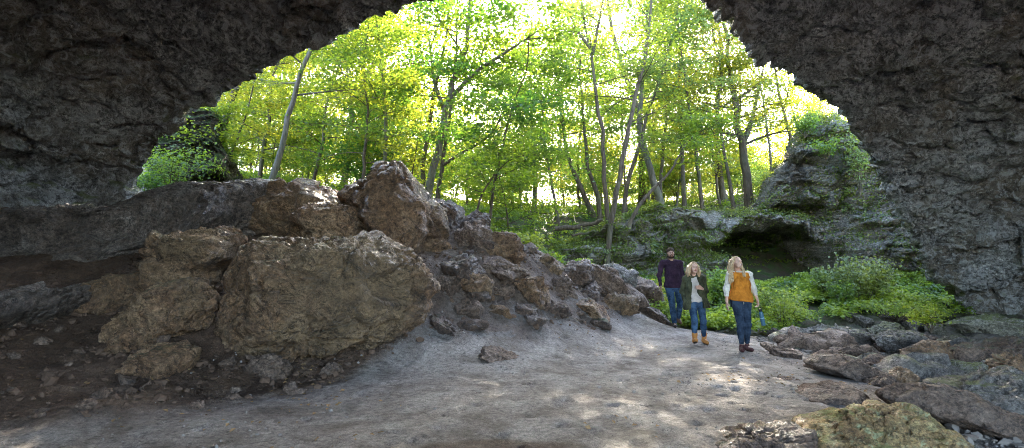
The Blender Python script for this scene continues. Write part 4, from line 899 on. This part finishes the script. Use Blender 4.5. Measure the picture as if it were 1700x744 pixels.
def rotm(yaw, pitch, roll):
    return np.array(Matrix.Rotation(yaw, 3, 'Z') @ Matrix.Rotation(pitch, 3, 'X') @ Matrix.Rotation(roll, 3, 'Y'))
def head(V, c, Rm, s=1.0, fem=True):
    """face towards -Y of the head frame"""
    def w(x, y, z): return np.array(c) + Rm @ (np.array([x, y, z]) * s)
    M3 = Rm
    V.ell(w(0, .012, .03), (.074 * s, .094 * s, .090 * s), .01, M3=M3); V.ell(w(0, -.030, -.025), (.060 * s, .062 * s, .078 * s), .03, M3=M3)
    V.ell(w(0, -.052, -.078), ((.034 if fem else .042) * s, .030 * s, .028 * s), .03, M3=M3)
    for sx in (-1, 1):
        V.ell(w(sx * .030, -.092, .008), (.019 * s, .014 * s, .012 * s), sub=True, M3=M3); V.ell(w(sx * .036, -.062, -.028), (.026 * s, .024 * s, .024 * s), .02, M3=M3)
        V.ell(w(sx * .030, -.078, .008), (.0135 * s, .0125 * s, .0115 * s), .004, M3=M3); V.ell(w(sx * .074, .008, -.002), (.010 * s, .020 * s, .032 * s), .006, M3=M3)
    V.cap(w(0, -.088, .012), w(0, -.110, -.022), .009 * s, .013 * s, .010); V.cap(w(-.012, -.098, -.027), w(.012, -.098, -.027), .008 * s, .008 * s, .006)
    V.cap(w(-.030, -.086, .026), w(.030, -.086, .026), .010 * s, .010 * s, .012); V.cap(w(-.016, -.089, -.055), w(.016, -.089, -.055), .008 * s, .008 * s, .008)
    return w
SK = {}
def skin(name, c): s = NT(name); n = s.noise(25, 3); b = s.t.nodes.new('ShaderNodeBsdfPrincipled'); s.t.links.new(s.mix(n, tuple(x * .88 for x in c), c), b.inputs['Base Color']); b.inputs['Roughness'].default_value = .5; b.inputs['Subsurface Weight'].default_value = .12; b.inputs['Subsurface Radius'].default_value = (.01, .004, .002); s.t.links.new(b.outputs[0], s.out.inputs[0]); return s.m
skin_m = skin('light_skin', (.62, .38, .28)); skin_t = skin('tanned_skin', (.42, .24, .17))
def cloth(name, c, c2=None, amt=.25, sc=18, wv=260):
    s = NT(name); s.co = s.n('TexCoord').outputs['Object']; n = s.noise(sc * .4, 6, .65); f = s.noise(wv, 2, .5)
    b = s.mix(s.ramp(n, [(.38, 0.0), (.62, 1.0)]), tuple(x * (1 - amt) for x in c), c2 or tuple(min(1, x * (1 + amt)) for x in c)); b = s.mix(.35, b, s.ramp(f, [(.3, .6), (.7, 1.3)]), 'MULTIPLY')
    return s.done(b, .88, s.bump(n, .35, .02, s.bump(f, .4, .002)), .15)
jean1 = cloth('dark_blue_denim', (.010, .019, .038), (.040, .060, .095)); jean2 = cloth('worn_blue_denim', (.022, .05, .105), (.07, .13, .22))
def hairm(name, a, b):
    s = NT(name); s.co = s.n('TexCoord').outputs['Object']; mp = s.n('Mapping'); s.t.links.new(s.co, mp.inputs['Vector']); mp.inputs['Scale'].default_value = (1, 1, .12); n = s.noise(150, 4, .7, mp.outputs[0], dist=.5)
    return s.done(s.mix(s.ramp(n, [(.35, 0.0), (.65, 1.0)]), a, b), .42 if b[0] > .2 else .75, s.bump(n, .9, .01), .5 if b[0] > .2 else .15)
eye_m = plain('eye_dark', (.03, .022, .02), .3, 40, 0, 0); lip_m = plain('lips', (.42, .13, .11), .5, 40, .1, 0); teeth_m = plain('teeth', (.75, .72, .66), .4, 40, 0, 0)
def face_bits(w, s, root, smile=True, brow=(.12, .07, .04), lipc=None):
    for sx in (-1, 1):
        V = Vol(w(sx * .030, -.088, .008) - .03, w(sx * .030, -.088, .008) + .03, .003); V.ell(w(sx * .030, -.0885, .0075), (.0095, .005, .0058), 0); vobj('eye', V, eye_m, root)
    m = plain('brow_hair', brow, .8, 60, .2, 0); 
    for sx in (-1, 1):
        V = Vol(w(sx * .03, -.09, .03) - .05, w(sx * .03, -.09, .03) + .05, .003); V.chain([w(sx * .014, -.097, .027), w(sx * .030, -.095, .032), w(sx * .047, -.082, .027)], (.0032, .0035, .0025), 0); vobj('eyebrow', V, m, root)
    V = Vol(w(0, -.096, -.055) - .05, w(0, -.096, -.055) + .05, .003)
    V.chain([w(-.026, -.084, -.046), w(-.012, -.096, -.051), w(0, -.098, -.052), w(.012, -.096, -.051), w(.026, -.084, -.046)], (.003, .0042, .004, .0042, .003), .002)
    V.chain([w(-.024, -.084, -.050), w(-.010, -.094, -.065), w(.010, -.094, -.065), w(.024, -.084, -.050)], (.003, .0045, .0045, .003), .002); vobj('lips', V, lip_m, root)
    if smile:
        V = Vol(w(0, -.093, -.057) - .04, w(0, -.093, -.057) + .04, .003); V.chain([w(-.016, -.089, -.053), w(0, -.0955, -.058), w(.016, -.089, -.053)], (.005, .006, .005), .002); vobj('teeth', V, teeth_m, root)
def body(J, mat, root, fem=True, hs=1.0, hr=(0, 0, 0), hands=(), h=.0065, name='body', feet=True):
    A = {k: np.array(v, float) for k, v in J.items()}
    P = np.array(list(A.values())); V = Vol(P.min(0) - .22, P.max(0) + .20, h)
    hipc = (A['hipL'] + A['hipR']) / 2; sh = (A['shL'] + A['shR']) / 2; chest = hipc * .32 + sh * .68; waist = hipc * .62 + sh * .38
    V.cap(A['hipL'], A['hipR'], .085 if fem else .085, None, .05, (1, .85, 1)); V.cap(hipc, waist, .115 if fem else .12, .092 if fem else .12, .06, (1.08, .8, 1)); V.cap(waist, chest, .090 if fem else .115, .112 if fem else .135, .05, (1.05, .78, 1))
    V.cap(A['shL'] * .8 + A['shR'] * .2 + [0, 0, -.02], A['shR'] * .8 + A['shL'] * .2 + [0, 0, -.02], .043 if fem else .052, None, .04)
    for k in ('shL', 'shR'): V.cap(sh + [0, .015, .04], A[k] + [0, 0, -.01], .030, .028, .03)
    if fem:
        for k in ('shL', 'shR'): q = chest * .55 + A[k] * .45; q = q + np.array([0, -.085, -.075]); V.ell(q, (.055, .048, .055), .04)
    V.cap(sh + [0, .01, 0], A['head'] + [0, .02, -.07], .052 if fem else .062, .046 if fem else .058, .03)
    for sd in 'LR':
        V.chain([A['sh' + sd], A['el' + sd]], [.040 if fem else .046, .034 if fem else .038], .02); V.cap(A['el' + sd], A['wr' + sd], .034 if fem else .038, .024 if fem else .028, .012)
        V.chain([A['hip' + sd], A['kn' + sd]], [.074, .046], .03); V.chain([A['kn' + sd], A['kn' + sd] * .62 + A['an' + sd] * .38 + [0, .015, 0], A['an' + sd]], [.046, .046, .031], .02)
        V.cap(A['an' + sd] + [0, .01, -.03], A['to' + sd], .036, .028, .02)
    Rm = rotm(*hr); w = head(V, A['head'], Rm, hs, fem)
    for hd in hands: hand(V, *hd[0], **hd[1])
    vobj(name, V, mat, root, it=1); return A, w, V.lo, Rm
def jeans(A, root, mat, fem=True, off=.012, top=.06, legr=(.094, .060, .060, .044), bot=.10, name='jeans'):
    P = np.array([A[k] for k in ('hipL', 'hipR', 'knL', 'knR', 'anL', 'anR')]); V = Vol(P.min(0) - .2, P.max(0) + .2, .0075); hc = (A['hipL'] + A['hipR']) / 2
    V.cap(A['hipL'], A['hipR'], (.092 if fem else .090) + off, None, .04, (1, .86, 1)); V.cap(hc, hc + [0, 0, .14], .115 + off, .100 + off, .05, (1.08, .8, 1))
    for sd in 'LR':
        an = A['an' + sd] + (A['kn' + sd] - A['an' + sd]) * bot
        V.chain([A['hip' + sd], A['kn' + sd]], [legr[0], legr[1]], .022); V.chain([A['kn' + sd], A['kn' + sd] * .6 + an * .4 + [0, .015, 0], an], [legr[1], legr[2], legr[3]], .03)
    V.noise(.006, (14, 14, 9), 5, True); V.noise(.004, (40, 40, 30), 8)
    V.cut(hc + [0, 0, top + .05], (0, 0, 1)); return vobj(name, V, mat, root)
def shoe(A, sd, root, mat, sole_m, name='shoe', boot=False):
    an, to = A['an' + sd], A['to' + sd]; f = unit(to - (an + [0, 0, -.05])); heel = an + [0, 0, -.055] - f * .035
    V = Vol(np.minimum(an, to) - .14, np.maximum(an, to) + .16, .006); V.chain([heel, an + [0, 0, -.055] + f * .05, to + f * .01], [.040, .042, .036], .03, (1, 1, .95)); V.cap(an + [0, 0, -.05], an + [0, 0, .075 if boot else .0], .044, .050 if boot else .043, .03)
    if boot: V.cap(an + [0, 0, .07], an + [0, 0, .085], .054, .054, .01)
    V.noise(.003, (30, 30, 30), 3)
    up = unit(np.cross(np.cross(f, [0, 0, 1.0]), f)); V.cut(heel - up * .028, -up); o = vobj(name, V, mat, root)
    S = Vol(np.minimum(an, to) - .14, np.maximum(an, to) + .1, .006); S.chain([heel, an + [0, 0, -.055] + f * .05, to + f * .012], [.044, .045, .040], .02); S.cut(heel - up * .024, up); S.cut(heel - up * .044, -up); vobj('sole', S, sole_m, o, it=0)
    lc = Vol(to - .16, to + .16, .005); b0 = an + f * .06 + up * (-.012)
    for k in range(3): c = b0 + f * (.022 * k) - up * (.013 * k - .004); sdv = unit(np.cross(f, up)); lc.cap(c - sdv * .02, c + sdv * .02, .0035, None, .001)
    vobj('lace', lc, plain('lace_cord', (.25, .2, .16), .8, 40, .1, 0), o, it=0)
def top_shape(A, fem, off, hem, ease=.02):
    """torso of a loose shirt"""
    P = np.array([A[k] for k in ('shL', 'shR', 'hipL', 'hipR', 'elL', 'elR', 'wrL', 'wrR')]); V = Vol(P.min(0) - .22, P.max(0) + .16, .0075)
    hc = (A['hipL'] + A['hipR']) / 2; sh = (A['shL'] + A['shR']) / 2; ch = hc * .32 + sh * .68; wa = hc * .62 + sh * .38
    V.cap(A['hipL'] + [.005, 0, hem + .03], A['hipR'] + [-.005, 0, hem + .03], (.100 if fem else .098) + off + ease, None, .04, (1, .9, 1)); V.cap(hc + [0, 0, hem], wa, (.125 if fem else .13) + off + ease, (.10 if fem else .128) + off + ease * .8, .06, (1.1, .82, 1)); V.cap(wa, ch, (.10 if fem else .13) + off + ease * .7, (.125 if fem else .15) + off, .06, (1.05, .8, 1))
    V.cap(A['shL'] * .84 + A['shR'] * .16 + [0, 0, -.02], A['shR'] * .84 + A['shL'] * .16 + [0, 0, -.02], (.050 if fem else .064) + off, None, .06)
    for k in ('shL', 'shR'): V.cap(sh + [0, .015, .045], A[k] + [0, 0, -.005], .040, .036 + off, .05)
    if fem:
        for k in ('shL', 'shR'): q = ch * .55 + A[k] * .45 + np.array([0, -.085, -.075]); V.ell(q, (.056 + off, .044 + off, .060 + off), .08)
    return V, hc, sh, ch, wa
def place(x, y, label, yaw=0):
    r = bpy.data.objects.new('person', None); COL.objects.link(r); z = Gz(x, y); r.location = (x, y, z); r.rotation_euler = (0, 0, yaw); tag(r, label, 'person', None); return r
# ---- woman in orange, looking up to the left, bottle in her hand
g0 = ground_hit(1238, 584); ORX, ORY = g0[0], g0[1]
r = place(ORX, ORY, 'blonde woman in an orange and cream shirt and blue jeans looking up, bottle in hand')
J = dict(head=(-.125, -.03, 1.555), shL=(-.245, .0, 1.355), shR=(.105, .02, 1.345), elL=(-.30, .03, 1.09), wrL=(-.315, -.02, .865), elR=(.195, .06, 1.10), wrR=(.235, .0, .90),
         hipL=(-.145, 0, .88), hipR=(.03, 0, .88), knL=(-.088, -.03, .47), knR=(.038, -.02, .47), anL=(-.075, -.02, .105), anR=(.065, .10, .10), toL=(-.115, -.15, .045), toR=(.085, -.04, .04))
A, w_, _, Rm = body(J, skin_m, r, True, .98, (.35, -.28, .12), hands=[(((-.315, -.02, .865), (-.02, -.08, -1), (0, 1, 0), 1), dict(curl=.35, palmn=(1, 0, 0))), (((.235, 0, .90), (.05, -.1, -1), (0, 1, 0), 1), dict(curl=1.15, palmn=(-1, 0, 0)))])
face_bits(w_, .98, r, True, (.22, .14, .08))
jeans(A, r, jean1, True, bot=.16, top=.03)
V, hc, sh, ch, wa = top_shape(A, True, .012, .02, .022)
V.noise(.009, (13, 13, 6), 11, True); V.noise(.005, (34, 34, 12), 12, True); V.cut(hc + [0, 0, .0], (-.10, 0, -1), .03, 9); V.cut(sh + [-.0, -.06, .05], (0, -.8, .8)); 
orange = cloth('orange_knit', (.46, .15, .018), (.62, .23, .03), .2, 22); cream = cloth('cream_knit', (.55, .50, .42), (.72, .68, .60), .1, 22)
vobj('shirt', V, orange, r)
for sd in 'LR':
    P = np.array([A['sh' + sd], A['el' + sd], A['wr' + sd]]); V = Vol(P.min(0) - .16, P.max(0) + .16, .007); mid = A['el' + sd] * .55 + A['wr' + sd] * .45; c = (A['shL'] + A['shR']) / 2
    V.cap(A['sh' + sd] * .62 + c * .38 + [0, 0, .02], A['sh' + sd], .050, .058, .04); V.chain([A['sh' + sd], A['el' + sd], mid], [.058, .050, .042], .03); V.noise(.008, (22, 22, 12), 15, True)
    vobj('sleeve', V, cream, r)
V = Vol(sh + np.array([-.14, -.13, -.05]), sh + np.array([.14, .13, .13]), .005)
for k in range(16):
    a, b = k / 16 * 6.283, (k + 1) / 16 * 6.283; q = lambda t: sh + np.array([.078 * math.cos(t), .008 + .066 * math.sin(t), .060 + .012 * math.sin(t)]); V.cap(q(a), q(b), .011, None, .004)
vobj('collar', V, cream, r)
for k in range(4):
    V = Vol(hc + np.array([-.03, -.16, -.05]), hc + np.array([.03, -.06, .09]), .004); V.cap(hc + [0, -.113, .045 - .028 * k], hc + [0, -.119, .045 - .028 * k], .008, .008, 0); vobj('button', V, plain('brass_button', (.6, .52, .38), .4, 20, .1, 0), r, it=0)
def locks(V, w, paths, rad, k=.012):
    for p in paths: V.chain([w(*q) if len(q) == 3 else np.array(q[:3]) for q in p], [rad * f for f in np.linspace(1, .55, len(p))], k)
blonde = hairm('blonde_hair', (.26, .16, .07), (.68, .50, .29))
rs = np.random.RandomState(3); hd = A['head']; V = Vol(hd + np.array([-.23, -.18, -.42]), hd + np.array([.24, .22, .17]), .0055)
w = w_; V.ell(w(0, .028, .044), (.083, .092, .088), .01, M3=Rm)
for i in range(30):
    sx = -1 if i % 2 else 1; f = rs.rand(); a = rs.uniform(.15, 1.0); x0 = sx * (.03 + .05 * a); st = w(x0 * .6, -.045 + .10 * a, .105 - .04 * a)
    e1 = w(sx * (.078 + .012 * f), -.035 + .10 * a, .03); base = np.array([hd[0] + sx * (.095 + .03 * f), hd[1] - .03 + .11 * a, hd[2] - .12]); e2 = base + [sx * .02 * f, -.03, -.10]; e3 = e2 + [sx * rs.uniform(-.03, .03), -.015, -.10 - .06 * rs.rand()]
    V.chain([st, e1, base, e2, e3], [.017, .021, .022, .021, .010], .010)
for i in range(10): x = rs.uniform(-.08, .08); V.chain([w(x, .09, .05), w(x * 1.2, .105, -.06), hd + [x * 1.3, .09, -.26]], [.028, .03, .018], .015)
fp = w(0, -.105, -.012); V.ell(fp, (.062, .060, .082), sub=True, M3=Rm); V.noise(.011, (30, 30, 9), 21, True); V.noise(.004, (90, 90, 16), 23); vobj('hair', V, blonde, r)
mar = plain('maroon_leather', (.07, .025, .025), .55, 30, .2, .2); sole_w = plain('pale_sole', (.42, .38, .34), .8, 30, .1, 0); sole_d = plain('dark_sole', (.05, .04, .035), .8, 30, .1, 0)
for sd in 'LR': shoe(A, sd, r, mar, sole_d)
# bottle held in her hand
bt = bpy.data.objects.new('water_bottle', None); COL.objects.link(bt); hx = np.array([ORX + .262, ORY - .012, Gz(ORX, ORY) + .775]); bt.location = hx.tolist(); bt.rotation_euler = (R(4), R(-13), 0); tag(bt, 'dark teal metal water bottle hanging from the hand of the woman in orange', 'bottle')
def lathe(pr, n=28):
    V = np.array([[r_ * math.cos(t), r_ * math.sin(t), z] for r_, z in pr for t in np.arange(n) / n * 2 * math.pi]); return V, grid_faces(len(pr), n, cv=True)
teal = plain('teal_enamel', (.05, .13, .19), .3, 8, .15, 0, spec=.6); blk = plain('black_plastic', (.02, .02, .022), .45, 8, .1, 0)
link('bottle_body', mk_mesh('bottle_body', *lathe([(.0, -.33), (.030, -.33), (.0365, -.322), (.037, -.31), (.037, -.12), (.034, -.10), (.024, -.085), (.022, -.07), (0, -.07)]), teal), bt)
link('lid', mk_mesh('lid', *lathe([(0, -.03), (.020, -.03), (.0255, -.034), (.026, -.045), (.026, -.076), (0, -.076)]), blk), bt)
link('band', mk_mesh('band', *lathe([(.0365, -.20), (.0385, -.199), (.0385, -.186), (.0365, -.185)]), plain('pale_blue_band', (.30, .45, .55), .4, 8, .1, 0)), bt)
th = np.linspace(-.2, math.pi + .2, 16); link('carry_loop', mk_mesh('carry_loop', *tube(np.stack([.024 * np.cos(th), 0 * th, -.034 + .040 * np.sin(th)], 1), .0055, 8), blk), bt)
# ---- woman with green jacket
g1 = ground_hit(1172, 573); WX, WY = g1[0], g1[1]
r = place(WX, WY, 'smiling woman with shoulder length blonde hair, olive jacket and tan boots, mid stride')
J = dict(head=(-.21, -.02, 1.475), shL=(-.36, .03, 1.275), shR=(-.035, .0, 1.285), elL=(-.40, .10, 1.03), wrL=(-.37, .02, .83), elR=(.03, .04, 1.03), wrR=(-.10, -.17, 1.09),
         hipL=(-.255, 0, .83), hipR=(-.09, 0, .83), knL=(-.245, -.12, .46), knR=(-.03, .03, .45), anL=(-.245, -.10, .14), anR=(.015, .14, .115), toL=(-.265, -.24, .125), toR=(.02, -.0, .045))
A, w_, _, Rm = body(J, skin_m, r, True, .96, (.10, -.16, .05), hands=[(((-.37, .02, .83), (.05, -.1, -1), (0, 1, 0), 1), dict(curl=.5, palmn=(1, 0, 0))), (((-.10, -.17, 1.09), (-.9, -.25, .25), (0, .3, 1), -1), dict(curl=.7, palmn=(0, 1, 0)))])
face_bits(w_, .96, r, True, (.20, .13, .08)); jeans(A, r, jean2, True, bot=.2, top=-.02, legr=(.088, .058, .056, .043))
V, hc, sh, ch, wa = top_shape(A, True, .010, -.0, .014); V.noise(.009, (10, 10, 6), 31, True); V.cut(hc + [0, 0, .0], (.15, 0, -1), .03, 9); V.cut(sh + [0, -.05, .035], (0, -.8, .7)); vobj('shirt', V, cloth('cream_tee', (.52, .46, .41), (.66, .61, .56), .1), r)
olive = cloth('olive_canvas', (.05, .055, .032), (.10, .105, .06), .25)
V, hc, sh, ch, wa = top_shape(A, True, .026, -.10, .05)
for sd in 'LR': V.chain([A['sh' + sd], A['el' + sd], A['el' + sd] * .25 + A['wr' + sd] * .75], [.060, .052, .044], .03)
V.cap(sh + [-.07, .03, .06], sh + [.07, .03, .06], .032, None, .03)
V.noise(.010, (16, 16, 6), 33, True); V.noise(.004, (40, 40, 15), 34, True)
sl, P = V._all(); xc = hc[0] + (sh[0] - hc[0]) * np.clip((P[..., 2] - hc[2]) / (sh[2] - hc[2]), 0, 1); half = np.interp(P[..., 2], [hc[2] - .1, hc[2] + .1, ch[2], sh[2] + .08], [.125, .095, .07, .052])
op = np.minimum(half - np.abs(P[..., 0] - xc + .02), -(P[..., 1] + .035)); inner = np.abs(P[..., 0] - A['wrR'][0]) * 0
arm = np.linalg.norm(P - (A['wrR'] * .5 + A['elR'] * .5), axis=-1) < .16
V.F = np.where(arm, V.F, np.maximum(V.F, op)); V.cut(hc + [0, 0, -.13], (.1, 0, -1), .02, 9); vobj('jacket', V, olive, r)
rs = np.random.RandomState(5); hd = A['head']; w = w_; V = Vol(hd + np.array([-.2, -.17, -.27]), hd + np.array([.2, .2, .17]), .0055); V.ell(w(0, .028, .044), (.084, .092, .088), .01, M3=Rm)
for i in range(30):
    sx = -1 if i % 2 else 1; f = rs.rand(); a = rs.uniform(.1, 1); e1 = w(sx * (.082 + .014 * f), -.035 + .10 * a, .02); e2 = w(sx * (.104 + .02 * f), -.035 + .1 * a, -.07); e3 = w(sx * (.085 + .04 * f), -.03 + .09 * a, -.135 - .03 * rs.rand()); V.chain([w(sx * .03, -.04 + .09 * a, .11), e1, e2, e3], [.018, .024, .026, .011], .01)
for i in range(8): x = rs.uniform(-.08, .08); V.chain([w(x, .09, .05), w(x * 1.2, .105, -.06), w(x * 1.2, .08, -.15)], [.028, .03, .015], .015)
V.ell(w(0, -.105, -.014), (.060, .060, .080), sub=True, M3=Rm); V.noise(.010, (30, 30, 9), 25, True); vobj('hair', V, hairm('light_blonde_hair', (.28, .17, .08), (.66, .48, .29)), r)
tan = plain('tan_boot_leather', (.42, .18, .045), .65, 25, .25, .3)
for sd in 'LR': shoe(A, sd, r, tan, sole_d, 'boot', True)
# ---- bearded man
MX, MY = (1119 - CX) / FPX * 13.3, 13.3
r = place(MX, MY, 'bearded man in a dark purple long sleeved shirt and jeans walking behind the others')
J = dict(head=(-.09, -.02, 1.70), shL=(-.27, .03, 1.49), shR=(.13, .01, 1.49), elL=(-.345, .06, 1.19), wrL=(-.34, -.04, .95), elR=(.20, .09, 1.19), wrR=(.20, .02, .95),
         hipL=(-.14, 0, .95), hipR=(.065, 0, .95), knL=(-.085, -.06, .52), knR=(.13, .06, .52), anL=(-.035, -.03, .115), anR=(.16, .33, .20), toL=(-.06, -.18, .045), toR=(.175, .22, .09))
A, w_, _, Rm = body(J, skin_t, r, False, 1.02, (-.05, -.05, 0), hands=[(((-.34, -.04, .95), (-.05, -.15, -1), (0, 1, 0), 1), dict(curl=.5, palmn=(1, 0, 0), r=.0095)), (((.20, .02, .95), (.05, -.15, -1), (0, 1, 0), 1), dict(curl=.5, palmn=(-1, 0, 0), r=.0095))])
face_bits(w_, 1.02, r, False, (.05, .03, .02)); jeans(A, r, jean2, False, bot=.06, top=.0, legr=(.098, .068, .066, .060))
V, hc, sh, ch, wa = top_shape(A, False, .012, -.02, .01)
for sd in 'LR': V.chain([A['sh' + sd], A['el' + sd], A['el' + sd] * .08 + A['wr' + sd] * .92], [.062, .050, .037], .03)
V.noise(.008, (15, 15, 8), 41, True); V.noise(.004, (40, 40, 15), 34, True); V.cut(hc + [0, 0, -.04], (0, 0, -1), .02, 9); V.cut(sh + [0, -.05, .055], (0, -.8, .8)); vobj('shirt', V, cloth('dark_purple_jersey', (.028, .016, .030), (.055, .028, .05), .2), r)
w = w_; hd = A['head']; hm = hairm('dark_brown_hair', (.02, .013, .009), (.07, .045, .03)); V = Vol(hd - .17, hd + .18, .005); V.ell(w(0, .022, .050), (.086, .104, .090), .01, M3=Rm); V.ell(w(0, -.118, -.006), (.072, .060, .070), sub=True, M3=Rm); V.cut(w(0, .05, -.04), Rm @ np.array([0, -.3, -1.0])); V.noise(.004, (60, 60, 60), 3); vobj('hair', V, hm, r)
V = Vol(hd - .17, hd + .13, .005); V.ell(w(0, -.045, -.080), (.052, .046, .045), .01, M3=Rm)
for sx in (-1, 1): V.chain([w(sx * .07, -.0, -.02), w(sx * .062, -.02, -.06), w(sx * .04, -.055, -.09)], [.012, .02, .022], .02)
V.chain([w(-.028, -.088, -.062), w(-.015, -.097, -.042), w(.015, -.097, -.042), w(.028, -.088, -.062)], [.009, .008, .008, .009], .006); V.noise(.004, (60, 60, 60), 5); vobj('beard', V, hm, r)
V = Vol(hc + np.array([-.2, -.2, -.05]), hc + np.array([.2, .2, .12]), .007)
dk = plain('dark_boot_leather', (.04, .03, .028), .6, 25, .25, .3); br = plain('brown_boot_leather', (.11, .06, .035), .6, 25, .25, .3)
shoe(A, 'L', r, dk, sole_d, 'boot', True); shoe(A, 'R', r, br, sole_d, 'boot', True)
# ------------------------------------------------------------------ sky, sun, camera
SUN_EL, SUN_AZ = 30.0, 6.0      # azimuth measured from +Y (ahead) towards +X
w = bpy.data.worlds.new('World'); scn.world = w; w.use_nodes = True; nt = w.node_tree
sky = nt.nodes.new('ShaderNodeTexSky'); sky.sky_type = 'NISHITA'; sky.sun_disc = False
sky.sun_elevation = R(SUN_EL); sky.sun_rotation = R(SUN_AZ); sky.dust_density = 2.5; sky.air_density = 1.0; sky.ozone_density = 1.0
bg = nt.nodes['Background']; bg.inputs[1].default_value = .15; nt.links.new(sky.outputs[0], bg.inputs[0])
sd = np.array([math.sin(R(SUN_AZ)) * math.cos(R(SUN_EL)), math.cos(R(SUN_AZ)) * math.cos(R(SUN_EL)), math.sin(R(SUN_EL))])
L = bpy.data.lights.new('sun', 'SUN'); L.energy = 2.8; L.angle = R(.55); L.color = (1, .90, .74)
lo = bpy.data.objects.new('sun', L); COL.objects.link(lo); lo.rotation_euler = Vector(sd.tolist()).to_track_quat('Z', 'Y').to_euler()
cam = bpy.data.cameras.new('camera'); cam.lens = FPX / 1700 * 36; cam.sensor_width = 36; cam.clip_end = 3000; cam.clip_start = .05
co = bpy.data.objects.new('camera', cam); COL.objects.link(co); co.location = (0, 0, ZC); co.rotation_euler = (R(90) + PITCH, 0, 0); scn.camera = co
scn.view_settings.view_transform = 'Standard'; scn.view_settings.look = 'None'; scn.view_settings.gamma = 1; scn.view_settings.exposure = EXPO
scn.cycles.use_denoising = True; scn.cycles.filter_width = 1.0; scn.cycles.denoising_prefilter = 'NONE'; scn.cycles.max_bounces = 8; scn.cycles.diffuse_bounces = 5; scn.cycles.transmission_bounces = 6; scn.cycles.glossy_bounces = 2
scn.cycles.sample_clamp_indirect = 6; scn.cycles.caustics_reflective = False; scn.cycles.caustics_refractive = False

if HAZE:
    me = bpy.data.meshes.new('haze'); x0, x1, y0, y1, z0, z1 = -70, 70, -25, 110, -4, 32
    me.from_pydata([(x0,y0,z0),(x1,y0,z0),(x1,y1,z0),(x0,y1,z0),(x0,y0,z1),(x1,y0,z1),(x1,y1,z1),(x0,y1,z1)], [], [(0,3,2,1),(4,5,6,7),(0,1,5,4),(1,2,6,5),(2,3,7,6),(3,0,4,7)])
    hm_ = bpy.data.materials.new('haze_air'); hm_.use_nodes = True; t_ = hm_.node_tree; t_.nodes.clear(); vo = t_.nodes.new('ShaderNodeVolumePrincipled'); vo.inputs['Density'].default_value = HAZE; vo.inputs['Color'].default_value = (.9, .94, 1, 1); vo.inputs['Anisotropy'].default_value = .3
    ou = t_.nodes.new('ShaderNodeOutputMaterial'); t_.links.new(vo.outputs[0], ou.inputs['Volume']); me.materials.append(hm_); tag(link('haze', me), 'thin pale haze among the far trees', kind='stuff')
